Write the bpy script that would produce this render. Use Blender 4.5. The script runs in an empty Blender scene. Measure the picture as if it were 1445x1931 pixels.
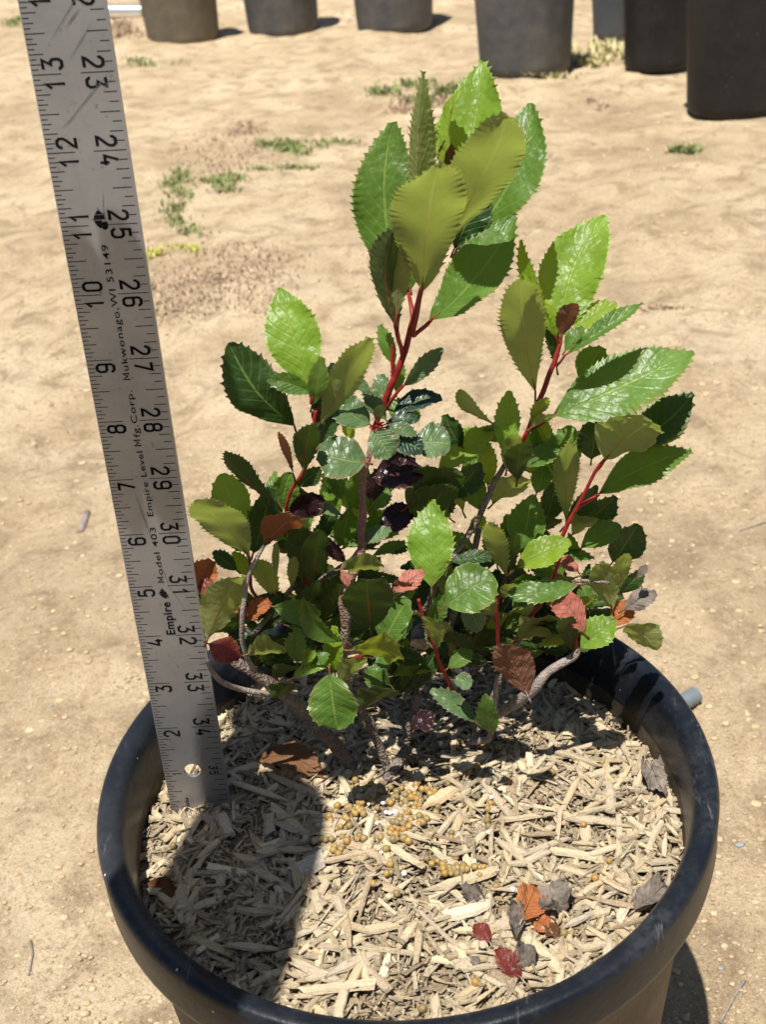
import bpy, bmesh, math, random
from mathutils import Vector, Matrix, noise
C = bpy.context.scene.collection
K = 0.0254            # all sizes below are written in inches
GZ = 10.6             # height of the pot rim above the ground, inches
R = math.radians
rnd = random.Random(7)

# ------------------------------------------------------------------ camera
FPX, PW, PH = 2150.0, 1445.0, 1931.0
CAM = Vector((0.735, -14.9725, 14.1518))          # relative to the centre of the pot rim
RIGHT = Vector((0.99702389, 0.0, -0.07709318))
UP = Vector((0.06604389, 0.51585451, 0.85412665))
BACK = Vector((0.03976886, -0.85667621, 0.51431927))
cd = bpy.data.cameras.new('camera'); cam = bpy.data.objects.new('camera', cd); C.objects.link(cam)
cam.matrix_world = Matrix(((RIGHT.x, UP.x, BACK.x, CAM.x*K), (RIGHT.y, UP.y, BACK.y, CAM.y*K), (RIGHT.z, UP.z, BACK.z, (CAM.z+GZ)*K), (0, 0, 0, 1)))
cd.sensor_fit = 'HORIZONTAL'; cd.sensor_width = 36; cd.lens = FPX/PW*36
cd.clip_start = 0.01; cd.clip_end = 500
cd.dof.use_dof = True; cd.dof.focus_distance = 20*K; cd.dof.aperture_fstop = 27
bpy.context.scene.camera = cam

# ------------------------------------------------------------------ light
SUN = Vector((-0.118, -0.271, 0.955)).normalized()
w = bpy.data.worlds.new("World"); bpy.context.scene.world = w; w.use_nodes = True
nt = w.node_tree; bg = nt.nodes['Background']
sky = nt.nodes.new('ShaderNodeTexSky'); sky.sky_type = 'NISHITA'; sky.sun_disc = False
sky.sun_elevation = math.asin(SUN.z); sky.sun_rotation = math.atan2(SUN.x, SUN.y)
nt.links.new(sky.outputs[0], bg.inputs[0]); bg.inputs[1].default_value = 0.05
sl = bpy.data.lights.new('sun', 'SUN'); sl.energy = 4.6; sl.angle = R(0.53); sl.color = (1, 0.95, 0.88)
so = bpy.data.objects.new('sun', sl); C.objects.link(so); so.rotation_euler = SUN.to_track_quat('Z', 'Y').to_euler()
so.location = (0, 0, 5)
vs = bpy.context.scene.view_settings
vs.view_transform = 'Standard'; vs.look = 'None'; vs.exposure = 0.78; vs.gamma = 1

# ------------------------------------------------------------------ helpers
def ray(px, py):
    return RIGHT*((px-PW/2)/FPX) + UP*(-(py-PH/2)/FPX) - BACK
def P(px, py, Y):                                  # point of the vertical plane y = Y seen at this place of the photograph
    d = ray(px, py); return CAM + d*((Y-CAM.y)/d.y)
def onz(px, py, z):
    d = ray(px, py); return CAM + d*((z-CAM.z)/d.z)
def depth(p): return -(p-CAM).dot(BACK)
def link(name, me, parent=None, org=Vector((0, 0, 0)), pworld=None):
    o = bpy.data.objects.new(name, me); C.objects.link(o)
    o.location = Vector((org.x, org.y, org.z+GZ))*K
    if parent is not None:
        o.parent = parent; o.location = o.location - parent.location
    return o
def mesh(name, vs_, fs, mats, parent=None, org=None, smooth=True, uv=None, col=None, midx=None):
    org = org or Vector((0, 0, 0))
    if parent is not None and org.length == 0:
        org = Vector(parent.location)/K - Vector((0, 0, GZ))
    me = bpy.data.meshes.new(name)
    me.from_pydata([((v[0]-org.x)*K, (v[1]-org.y)*K, (v[2]-org.z)*K) for v in vs_], [], fs)
    for m in (mats if isinstance(mats, (list, tuple)) else [mats]): me.materials.append(m)
    if smooth: me.polygons.foreach_set('use_smooth', [True]*len(me.polygons))
    if midx: me.polygons.foreach_set('material_index', midx)
    if uv is not None:
        l = me.uv_layers.new(name='UVMap'); lv = [lp.vertex_index for lp in me.loops]
        l.data.foreach_set('uv', [c for i in lv for c in uv[i]])
    if col is not None:
        a = me.color_attributes.new('tone', 'FLOAT_COLOR', 'POINT')
        a.data.foreach_set('color', [c for q in col for c in (q[0], q[1], q[2], 1)])
    me.update()
    return link(name, me, parent, org)
def empty(name, p):
    o = bpy.data.objects.new(name, None); C.objects.link(o); o.location = Vector((p[0], p[1], p[2]+GZ))*K
    o.empty_display_size = 0.01; return o
def tag(o, label=None, cat=None, group=None, kind=None):
    if label: o['label'] = label
    if cat: o['category'] = cat
    if group: o['group'] = group
    if kind: o['kind'] = kind
    return o

class NT:
    def __init__(s, name):
        s.m = bpy.data.materials.new(name); s.m.use_nodes = True; s.t = s.m.node_tree
        s.b = s.t.nodes['Principled BSDF']; s.out = s.t.nodes['Material Output']
    def n(s, typ, **kw):
        x = s.t.nodes.new(typ)
        for k, v in kw.items():
            if k.startswith('i_'):
                key = k[2:]; key = int(key) if key.isdigit() else key.replace('_', ' ')
                sock = x.inputs[key]
                if isinstance(v, bpy.types.NodeSocket): s.t.links.new(v, sock)
                else: sock.default_value = v
            else: setattr(x, k, v)
        return x
    def l(s, a, b): s.t.links.new(a, b)
    def noise(s, scale, detail=4, rough=.55, vec=None, dist=0.0):
        x = s.n('ShaderNodeTexNoise'); x.inputs['Scale'].default_value = scale; x.inputs['Detail'].default_value = detail
        x.inputs['Roughness'].default_value = rough; x.inputs['Distortion'].default_value = dist
        if vec is not None: s.l(vec, x.inputs['Vector'])
        return x.outputs['Fac']
    def ramp(s, fac, stops):
        x = s.n('ShaderNodeValToRGB'); s.l(fac, x.inputs[0]); e = x.color_ramp.elements
        while len(e) < len(stops): e.new(0.5)
        for q, (p, c) in zip(e, stops):
            q.position = p; q.color = (c, c, c, 1) if isinstance(c, (int, float)) else (*c, 1)
        return x.outputs[0]
    def mix(s, fac, a, b, mode='MIX'):
        x = s.n('ShaderNodeMix', data_type='RGBA', blend_type=mode)
        for v, k in ((fac, 0), (a, 6), (b, 7)):
            if isinstance(v, bpy.types.NodeSocket): s.l(v, x.inputs[k])
            else: x.inputs[k].default_value = v if k == 0 else (*v, 1)
        return x.outputs[2]
    def math(s, op, a, b=0.0, c=0.0, clamp=False):
        x = s.n('ShaderNodeMath', operation=op, use_clamp=clamp)
        for v, k in ((a, 0), (b, 1), (c, 2)):
            if isinstance(v, bpy.types.NodeSocket): s.l(v, x.inputs[k])
            else: x.inputs[k].default_value = v
        return x.outputs[0]
    def bump(s, h, strength, dist, nrm=None):
        x = s.n('ShaderNodeBump'); s.l(h, x.inputs['Height']); x.inputs['Strength'].default_value = strength; x.inputs['Distance'].default_value = dist
        if nrm is not None: s.l(nrm, x.inputs['Normal'])
        return x.outputs[0]
    def obj(s): return s.n('ShaderNodeTexCoord').outputs['Object']
    def pos(s): return s.n('ShaderNodeNewGeometry').outputs['Position']
    def uv(s): return s.n('ShaderNodeTexCoord').outputs['UV']
    def set(s, col=None, rough=None, nrm=None, metal=None, spec=None):
        for k, v in (('Base Color', col), ('Roughness', rough), ('Normal', nrm), ('Metallic', metal), ('Specular IOR Level', spec)):
            if v is None: continue
            if isinstance(v, bpy.types.NodeSocket): s.l(v, s.b.inputs[k])
            elif k == 'Base Color': s.b.inputs[k].default_value = (*v, 1)
            else: s.b.inputs[k].default_value = v
        return s.m

def mat_dirt():
    m = NT('dry_dirt'); p = m.pos()
    n1 = m.noise(3.0, 5, .6, p, .6); n2 = m.noise(16, 7, .68, p, .6); n3 = m.noise(150, 6, .72, p); n4 = m.noise(620, 3, .7, p)
    c = m.ramp(n1, [(0.36, (.49, .37, .225)), (.5, (.635, .49, .305)), (.62, (.73, .585, .385))])
    c = m.mix(m.ramp(n2, [(.36, .9), (.46, .35), (.54, 0)]), c, (.36, .26, .155))
    c = m.mix(m.ramp(n2, [(.55, 0), (.7, .6)]), c, (.66, .53, .36))
    c = m.mix(m.ramp(n3, [(.35, .75), (.46, 0)]), c, (.33, .235, .14))
    c = m.mix(m.ramp(n3, [(.56, 0), (.68, .75)]), c, (.74, .62, .45))
    c = m.mix(m.ramp(n4, [(.34, .6), (.45, 0)]), c, (.25, .18, .11))
    c = m.mix(m.ramp(n4, [(.60, 0), (.70, .6)]), c, (.82, .73, .58))
    b = m.bump(n2, .8, .02); b = m.bump(n3, 1.0, .009, b); b = m.bump(n4, .8, .0014, b)
    return m.set(c, .95, b, spec=.15)
def mat_plastic(name, base, dust, amount, rough=.42, streak=False):
    m = NT(name); p = m.obj()
    n1 = m.noise(28, 6, .6, p); n2 = m.noise(260, 5, .7, p); n3 = m.noise(6, 3, .5, p)
    mp = m.n('ShaderNodeMapping'); m.l(p, mp.inputs[0]); mp.inputs['Scale'].default_value = (60, 60, 9)
    n4 = m.noise(7, 5, .7, mp.outputs[0])
    f = m.math('MULTIPLY', m.ramp(n1, [(.42, 0), (.66, 1)]), m.ramp(n2, [(.38, .1), (.62, 1)]))
    f = m.math('ADD', m.math('MULTIPLY', f, amount), m.math('MULTIPLY', m.ramp(n3, [(.42, .1), (.68, 1)]), amount*.8), clamp=True)
    if streak: f = m.math('ADD', f, m.math('MULTIPLY', m.ramp(n4, [(.45, 0), (.75, 1)]), .25), clamp=True)
    v = m.n('ShaderNodeTexVoronoi'); m.l(p, v.inputs['Vector']); v.inputs['Scale'].default_value = 130
    sp = m.ramp(v.outputs['Distance'], [(.05, 1), (.09, 0)])
    sp = m.math('MULTIPLY', sp, m.ramp(m.noise(40, 2, .5, p), [(.55, 0), (.62, 1)]))
    ms = m.n('ShaderNodeMapping'); m.l(p, ms.inputs[0]); ms.inputs['Scale'].default_value = (260, 30, 40); ms.inputs['Rotation'].default_value = (0, 0, .6)
    sc = m.math('MULTIPLY', m.ramp(m.noise(1, 5, .75, ms.outputs[0]), [(.60, 0), (.72, .45)]), m.ramp(n1, [(.42, 0), (.6, 1)]))
    f = m.math('ADD', f, sc, clamp=True)
    c = m.mix(f, base, dust); c = m.mix(sp, c, (.5, .5, .48))
    rg = m.math('ADD', m.math('MULTIPLY', f, .4), rough, clamp=True)
    return m.set(c, rg, m.bump(m.math('ADD', n2, n1), .18, .0015), spec=.25)
def mat_leaf(name, top, top2, under, trans, red=.0, rough=.34, rib=(.25, .34, .08), edge=None, dead=False, tw=.28):
    m = NT(name); uv = m.uv(); sx = m.n('ShaderNodeSeparateXYZ'); m.l(uv, sx.inputs[0]); u, v = sx.outputs[0], sx.outputs[1]
    rn = m.n('ShaderNodeObjectInfo').outputs['Random']
    d = m.math('ABSOLUTE', m.math('SUBTRACT', u, .5))            # 0 at the midrib, .5 at the margin
    p = m.obj()
    n1 = m.noise(90, 4, .6, p); n2 = m.noise(420, 4, .6, p)
    vein = m.math('SINE', m.math('MULTIPLY', m.math('SUBTRACT', m.math('ADD', v, m.math('MULTIPLY', n1, .05)), m.math('MULTIPLY', d, .5)), 52))
    vein = m.math('POWER', m.math('MULTIPLY_ADD', vein, .5, .5), 9)
    mid = m.ramp(d, [(.0, 1), (.014, .8), (.035, 0)])
    vo = m.n('ShaderNodeTexVoronoi'); m.l(p, vo.inputs['Vector']); vo.inputs['Scale'].default_value = 420; vo.feature = 'SMOOTH_F1'
    c = m.mix(m.ramp(n1, [(.3, 0), (.7, 1)]), top, top2)
    c = m.mix(m.math('MULTIPLY', rn, .45), c, tuple(x*.62 for x in top))
    c = m.mix(m.math('MULTIPLY', vein, .13), c, rib)
    c = m.mix(m.math('MULTIPLY', mid, .55), c, rib)
    if edge: c = m.mix(m.math('MULTIPLY', m.ramp(m.math('ADD', d, m.math('MULTIPLY', n1, .25)), [(.50, 0), (.60, 1)]), .8), c, edge)
    c = m.mix(m.ramp(n2, [(.66, 0), (.72, .35)]), c, tuple(min(1, x*1.8+.08) for x in top2))
    n5 = m.noise(38, 4, .6, p); c = m.mix(m.ramp(n5, [(.36, .4), (.5, 0)]), c, tuple(x*.6 for x in top)); c = m.mix(m.ramp(n5, [(.52, 0), (.68, .35)]), c, tuple(min(1, x*1.35+.012) for x in top2))
    br = m.math('MULTIPLY', m.ramp(m.math('ADD', d, m.math('MULTIPLY', n5, .3)), [(.58, 0), (.66, 1)]), .5 if not dead else 0)
    c = m.mix(br, c, (.20, .13, .04))
    cu = m.mix(m.ramp(n1, [(.3, 0), (.7, .5)]), under, tuple(x*.7 for x in under))
    cu = m.mix(m.math('MULTIPLY', vein, .07), cu, tuple(min(1, x*1.7) for x in under))
    ribu = m.mix(m.ramp(v, [(.3, 1), (.7, 0)]), tuple(min(1, x*1.8) for x in under), (.34, .05, .03) if red else tuple(min(1, x*1.8) for x in under))
    cu = m.mix(m.ramp(d, [(.0, .95), (.014, .8), (.028, 0)]), cu, ribu)
    if not dead:
        mg = m.ramp(d, [(.475, 0), (.492, .65)])
        c = m.mix(mg, c, tuple(min(1, x*1.6+.05) for x in top2)); cu = m.mix(mg, cu, tuple(min(1, x*1.7+.06) for x in under))
    bf = m.n('ShaderNodeNewGeometry').outputs['Backfacing']
    col = m.mix(bf, c, cu)
    h = m.math('ADD', m.math('MULTIPLY', vein, -.22), m.math('MULTIPLY', vo.outputs['Distance'], .6))
    h = m.math('ADD', h, m.math('MULTIPLY', n1, 1.6)); h = m.math('ADD', h, m.math('MULTIPLY', mid, -.5))
    b = m.bump(h, .55 if not dead else .9, .0011)
    m.set(col, m.math('ADD', m.math('MULTIPLY', bf, .3), rough), b, spec=.32 if not dead else .2)
    tr = m.n('ShaderNodeBsdfTranslucent'); m.l(m.mix(m.math('MULTIPLY', vein, .12), trans, tuple(x*.5 for x in trans)), tr.inputs[0])
    ms = m.n('ShaderNodeMixShader'); ms.inputs[0].default_value = tw
    m.l(m.b.outputs[0], ms.inputs[1]); m.l(tr.outputs[0], ms.inputs[2]); m.l(ms.outputs[0], m.out.inputs[0])
    return m.m
LM = {
 'g': mat_leaf('leaf_green', (.062, .132, .018), (.10, .185, .034), (.11, .14, .03), (.19, .36, .012), 1, rough=.38),
 'b': mat_leaf('leaf_bright', (.125, .235, .020), (.185, .32, .042), (.15, .20, .035), (.34, .52, .015), 1, rough=.40, tw=.32),
 'd': mat_leaf('leaf_dark_shaded', (.017, .050, .010), (.028, .070, .015), (.055, .08, .018), (.07, .14, .008), 1, rough=.42, tw=.22),  # dark green, with the shade of the crown put into the colour
 'o': mat_leaf('leaf_olive', (.05, .12, .02), (.07, .15, .025), (.23, .25, .09), (.38, .46, .07), 1, tw=.45),
 'y': mat_leaf('leaf_yellowgreen', (.18, .30, .018), (.23, .36, .035), (.21, .25, .045), (.42, .52, .02), 1, rough=.42, tw=.36),
 's': mat_leaf('leaf_sage', (.075, .135, .05), (.11, .175, .075), (.13, .17, .07), (.14, .24, .05), 1, rough=.36, edge=(.13, .09, .07), tw=.15),
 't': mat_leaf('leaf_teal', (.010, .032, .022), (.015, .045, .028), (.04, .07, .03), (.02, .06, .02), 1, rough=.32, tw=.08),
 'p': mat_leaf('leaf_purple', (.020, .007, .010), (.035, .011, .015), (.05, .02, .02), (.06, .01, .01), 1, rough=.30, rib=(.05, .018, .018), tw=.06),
 'r': mat_leaf('leaf_rust', (.36, .11, .035), (.48, .19, .07), (.24, .09, .045), (.45, .14, .03), 0, rough=.6, rib=(.45, .20, .08), dead=True),
 'k': mat_leaf('leaf_pink', (.42, .13, .09), (.52, .22, .16), (.33, .12, .09), (.40, .10, .05), 0, rough=.5, rib=(.5, .24, .17), dead=True),
 'n': mat_leaf('leaf_brown', (.15, .065, .03), (.22, .11, .05), (.22, .105, .065), (.24, .09, .03), 0, rough=.6, rib=(.25, .12, .07), dead=True),
 'x': mat_leaf('leaf_grey_dead', (.13, .105, .085), (.24, .205, .17), (.18, .15, .125), (.10, .08, .06), 0, rough=.85, rib=(.25, .22, .19), dead=True, tw=.1),
 'c': mat_leaf('leaf_crimson', (.15, .022, .016), (.22, .045, .028), (.14, .03, .02), (.20, .02, .01), 0, rough=.45, rib=(.3, .09, .05)),
}
def mat_bark(name, a, b_, sc=120, bs=.002, rough=.85):
    m = NT(name); p = m.obj(); n1 = m.noise(sc, 5, .65, p); n2 = m.noise(sc*6, 4, .6, p)
    v = m.n('ShaderNodeTexVoronoi'); m.l(p, v.inputs['Vector']); v.inputs['Scale'].default_value = sc*6
    c = m.mix(m.ramp(n1, [(.35, 0), (.65, 1)]), a, b_); c = m.mix(m.ramp(v.outputs['Distance'], [(.2, .5), (.5, 0)]), c, tuple(x*.35 for x in a))
    return m.set(c, rough, m.bump(m.math('ADD', n2, v.outputs['Distance']), .9, bs), spec=.25)
M_BARK = mat_bark('grey_brown_bark', (.16, .12, .095), (.30, .245, .205))
M_TWIG = mat_bark('grey_twig_bark', (.24, .19, .17), (.36, .31, .28), 200, .0006)
M_RED = mat_bark('red_shoot_bark', (.30, .018, .018), (.19, .022, .016), 45, .0003, .42)
M_PET = mat_bark('leaf_stalk', (.15, .05, .022), (.10, .075, .02), 60, .0002, .45)
M_PINK = mat_bark('pinkish_bark', (.33, .17, .14), (.22, .13, .10), 140, .001)

def mat_wood():
    m = NT('weathered_wood'); uv = m.uv(); at = m.n('ShaderNodeAttribute', attribute_name='tone').outputs['Color']
    rn = m.n('ShaderNodeObjectInfo').outputs['Random']
    cb = m.n('ShaderNodeCombineXYZ'); m.l(m.math('MULTIPLY', rn, 40), cb.inputs[2])
    va = m.n('ShaderNodeVectorMath', operation='ADD'); m.l(uv, va.inputs[0]); m.l(cb.outputs[0], va.inputs[1])
    mp = m.n('ShaderNodeMapping'); m.l(va.outputs[0], mp.inputs[0]); mp.inputs['Scale'].default_value = (3.0, 26, 1)
    g = m.noise(1.0, 5, .65, mp.outputs[0]); g2 = m.noise(3.2, 3, .6, mp.outputs[0])
    at = m.mix(1.0, at, (1.02, .965, .89), 'MULTIPLY')
    c = m.mix(m.ramp(g, [(.33, .36), (.43, .02), (.7, 0)]), at, (.22, .145, .08))
    c = m.mix(m.ramp(g2, [(.42, 0), (.68, .7)]), c, (.92, .79, .56))
    return m.set(c, .88, m.bump(m.math('ADD', g, g2), 1.0, .0010), spec=.15)
M_WOOD = mat_wood()
def mat_alu():
    m = NT('brushed_aluminium'); p = m.obj()
    mp = m.n('ShaderNodeMapping'); m.l(p, mp.inputs[0]); mp.inputs['Scale'].default_value = (18, 400, 400)
    mp.inputs['Scale'].default_value = (900, 900, 9)
    g = m.noise(1, 4, .6, mp.outputs[0]); n = m.noise(35, 5, .6, p); s = m.noise(500, 2, .6, p)
    c = m.mix(m.ramp(n, [(.3, 0), (.7, 1)]), (.36, .36, .37), (.46, .46, .465))
    c = m.mix(m.ramp(s, [(.27, .6), (.34, 0)]), c, (.2, .2, .2))
    return m.set(c, m.math('MULTIPLY_ADD', g, .16, .40), m.bump(g, .12, .0004), metal=.82, spec=.5)
M_ALU = mat_alu()
def plain(name, col, rough=.6, n=0, metal=0):
    m = NT(name)
    if n:
        q = m.noise(n, 4, .6, m.obj()); c = m.mix(m.ramp(q, [(.3, 0), (.7, 1)]), tuple(x*.7 for x in col), col)
        return m.set(c, rough, m.bump(q, .4, .0006), metal=metal)
    return m.set(col, rough, metal=metal)
M_INK = plain('black_ink', (.008, .008, .009), .95); M_INK.node_tree.nodes['Principled BSDF'].inputs['Specular IOR Level'].default_value = .1
M_SCR = plain('scratch_grey', (.12, .12, .13), .5)

# ------------------------------------------------------------------ ground
def gh(x, y):                                      # height of the ground, inches above its mean level
    r = math.hypot(x, y)
    a = min(1, max(0, (r-9)/25))
    h = noise.noise(Vector((x*.035, y*.035, 3)))*1.1*a + noise.noise(Vector((x*.12, y*.12, 9)))*.75*a
    h += noise.noise(Vector((x*.45, y*.45, 1)))*(.13+.12*a) + noise.noise(Vector((x*1.6, y*1.6, 5)))*.06
    return h*min(1, 600/(r+1))
def ground():
    n = 330; vs_, fs = [], []
    def co(i, near, far):
        t = 2*i/(n-1)-1; return math.copysign(abs(t)*near + (abs(t)**7)*far, t)
    for j in range(n):
        y = co(j, 120, 4000)+55
        for i in range(n):
            x = co(i, 75, 4000); vs_.append((x, y, -GZ+gh(x, y)))
    for j in range(n-1):
        for i in range(n-1):
            a = j*n+i; fs.append((a, a+1, a+n+1, a+n))
    return tag(mesh('ground', vs_, fs, mat_dirt()), 'dry sandy tan ground of the nursery yard', kind='structure')
ground()
def gp(px, py):                                    # point of the ground seen at a place of the photograph
    q = onz(px, py, -GZ)
    for _ in range(6): q = onz(px, py, -GZ+gh(q.x, q.y))
    return q

# loose grit and pebbles on the ground
def blob(vs_, fs, c, r, sq=.6, rot=0, rg=rnd, col=None, cols=None):
    b = len(vs_); k = 7
    rings = ((.0, 1), (.75, .62), (1, 0), (.7, -.65))
    for (rr, zz) in rings:
        for i in range(k):
            a = i/k*2*math.pi+rot; j = 1+rg.uniform(-.22, .22)
            vs_.append((c[0]+r*rr*j*math.cos(a), c[1]+r*rr*j*math.sin(a)*.8, c[2]+r*zz*sq*j))
    for q in range(3):
        for i in range(k):
            fs.append((b+q*k+i, b+(q+1)*k+i, b+(q+1)*k+(i+1) % k, b+q*k+(i+1) % k))
    if cols is not None: cols += [col]*(4*k)
M_STONE = NT('stone_tone'); _a = M_STONE.n('ShaderNodeAttribute', attribute_name='tone').outputs['Color']
_q = M_STONE.noise(300, 4, .6, M_STONE.obj()); M_STONE = M_STONE.set(M_STONE.mix(M_STONE.ramp(_q, [(.35, .35), (.6, 0)]), _a, (.2, .15, .1)), .9, M_STONE.bump(_q, .5, .001), spec=.2)
def grit():
    vs_, fs, cols = [], [], []
    pal = [(.52, .40, .255), (.55, .425, .275), (.45, .34, .215), (.40, .30, .19), (.5, .36, .22)]
    g = random.Random(3)
    for i in range(5200):
        t = g.random()
        py = 1931*(1-t**1.3)*1.0+g.uniform(0, 30); px = g.uniform(-150, 1600)
        q = gp(px, py)
        if math.hypot(q.x, q.y) < 5: continue
        r = abs(g.gauss(0, .035))+.018+(.05*g.random() if g.random() < .06 else 0)
        blob(vs_, fs, (q.x, q.y, q.z+r*.15), r*(1+max(0, q.y)/60), .6, g.random()*6, g, g.choice(pal), cols)
    for i in range(700):
        q = gp(g.uniform(-150, 1600), g.uniform(0, 1931)*g.random()**.6+20)
        if math.hypot(q.x, q.y) < 6: continue
        r = g.uniform(.05, .16)*(1+max(0, q.y)/70); blob(vs_, fs, (q.x, q.y, q.z-r*.1), r, .38, g.random()*6, g, g.choice([(.50, .38, .225), (.46, .345, .20), (.55, .42, .26), (.40, .30, .18)]), cols)
    tag(mesh('grit', vs_, fs, M_STONE, col=cols), 'loose grit and tiny crumbs of soil on the dry ground', kind='stuff')
grit()
peb = [(800, 1392, .0), (1395, 1592, .34, 1), (1352, 1662, .22), (1398, 1832, .24), (1414, 1838, .2), (95, 1332, .22, 1), (1215, 872, .18), (150, 1150, .3),
       (1062, 380, .28), (90, 872, .2, 1), (1424, 760, .25), (40, 820, .25), (240, 1285, .2), (1420, 1058, .25), (60, 1195, .2), (1405, 1868, .18), (1360, 1825, .2, 1)]
for q in peb:
    if q[2] == 0: continue
    p = gp(q[0], q[1]); vs_, fs, cols = [], [], []; blob(vs_, fs, (p.x, p.y, p.z), q[2]*.42, .4, rnd.random()*6, rnd, (.25, .27, .28) if len(q) > 3 else (.42, .31, .21), cols)
    tag(mesh('pebble', vs_, fs, M_STONE, org=p, col=cols), 'bluish grey pebble flush with the sandy ground' if len(q) > 3 else 'tan pebble lying on the sandy ground', 'pebble', 'grey pebbles in the ground' if len(q) > 3 else 'tan pebbles on the ground')

# low weeds and dead stubble on the ground
def mat_blade(name, a, b_):
    m = NT(name); n1 = m.noise(40, 3, .5, m.obj())
    return m.set(m.mix(m.ramp(n1, [(.35, 0), (.65, 1)]), a, b_), .7, spec=.2)
M_GR = {'g': mat_blade('weed_green', (.115, .15, .045), (.24, .26, .10)), 'y': mat_blade('weed_yellow', (.42, .42, .08), (.52, .50, .14)),
        'n': mat_blade('stubble_brown', (.33, .24, .16), (.42, .32, .22)), 'm': mat_blade('stubble_mauve', (.33, .24, .165), (.50, .38, .26)), 'e': mat_blade('grass_straw', (.42, .40, .17), (.58, .50, .30))}
def weeds(px, py, w_, h_, n, ht, kind, name, label):
    vs_, fs = [], []; g = random.Random(int(px+py)); o = gp(px, py)
    cl = [(g.gauss(0, .38), g.gauss(0, .38)) for _ in range(max(3, n//45))]
    for i in range(int(n*2.2)):
        cx, cy = g.choice(cl)
        a, b = cx+g.gauss(0, .16), cy+g.gauss(0, .16)
        q = gp(px+a*w_, py+b*h_); l = ht*g.uniform(.2, .8); an = g.random()*6.28; le = g.uniform(.2, 1.3); wd = l*g.uniform(.06, .16)+.03
        dx, dy = math.cos(an), math.sin(an); b0 = len(vs_)
        vs_ += [(q.x-dy*wd, q.y+dx*wd, q.z-.05), (q.x+dy*wd, q.y-dx*wd, q.z-.05), (q.x+dx*le*l*.5+dy*wd*.7, q.y+dy*le*l*.5-dx*wd*.7, q.z+l*.55), (q.x+dx*le*l*.5-dy*wd*.7, q.y+dy*le*l*.5+dx*wd*.7, q.z+l*.55), (q.x+dx*le*l, q.y+dy*le*l, q.z+l*(.9 if le < .8 else .5))]
        fs += [(b0, b0+1, b0+2, b0+3), (b0+3, b0+2, b0+4)]
    return tag(mesh(name, vs_, fs, M_GR[kind], org=o), label, kind='stuff')
for a in [(335, 362, 80, 44, 150, .8, 'g', 'weeds', 'low green weeds creeping beside the upper ruler'), (405, 348, 90, 26, 170, .8, 'g', 'weeds', 'low green weeds on the sand right of the ruler'), (375, 415, 90, 36, 150, .7, 'g', 'weeds', 'olive low weeds below the green patch'),
          (545, 290, 60, 26, 220, 1.0, 'g', 'weeds', 'small dark green weed tuft'), (520, 322, 100, 14, 110, .6, 'g', 'weeds', 'sparse weeds in a line'), (590, 265, 170, 14, 110, .7, 'g', 'weeds', 'sparse weed row far behind'),
          (292, 478, 36, 22, 120, .7, 'y', 'weeds', 'bright yellow green weed at the ruler edge'), (345, 470, 60, 14, 60, .5, 'y', 'weeds', 'thin yellow weeds'),
          (430, 520, 260, 90, 1000, .45, 'm', 'dead_grass', 'matted brown dead stubble'), (360, 560, 180, 60, 450, .4, 'n', 'dead_grass', 'brown stubble mat'), (400, 290, 200, 50, 380, .5, 'm', 'dead_grass', 'grey brown stubble'),
          (470, 250, 100, 20, 110, .6, 'n', 'dead_grass', 'dry stalks'), (830, 178, 110, 28, 260, 1.3, 'g', 'weeds', 'green grass tufts behind the top leaves'), (760, 210, 120, 36, 260, .8, 'm', 'dead_grass', 'dry matted patch behind the top leaves'),
          (1302, 280, 46, 18, 160, .8, 'g', 'weeds', 'small olive weed tuft at right'), (1140, 108, 90, 26, 340, 1.8, 'e', 'dead_grass', 'pale straw grass between the pots'), (1050, 145, 120, 8, 160, 1.4, 'e', 'dead_grass', 'straw grass at foot of the large pot'),
          (255, 118, 90, 14, 120, .9, 'g', 'weeds', 'faint weeds beside the ruler top'), (25, 45, 40, 22, 120, 1.2, 'g', 'weeds', 'weeds at the far left'), (245, 62, 70, 26, 200, 1.8, 'n', 'dead_grass', 'dry stubble under the silver pipe'),
          (1270, 588, 100, 16, 150, .35, 'm', 'dead_grass', 'dark debris on the sand at right'), (1430, 205, 40, 18, 120, 1.2, 'n', 'dead_grass', 'dry weeds at the base of the right pot'), (1122, 195, 30, 14, 60, 1, 'n', 'dead_grass', 'dry tuft'),
          (750, 470, 120, 60, 200, .3, 'n', 'dead_grass', 'thin dry crumbs behind the shrub'), (1150, 330, 500, 120, 300, .25, 'n', 'dead_grass', 'scattered dry crumbs across the sand'), (100, 520, 180, 400, 260, .25, 'n', 'dead_grass', 'scattered dry crumbs left of the ruler')]:
    weeds(*a)

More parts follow.
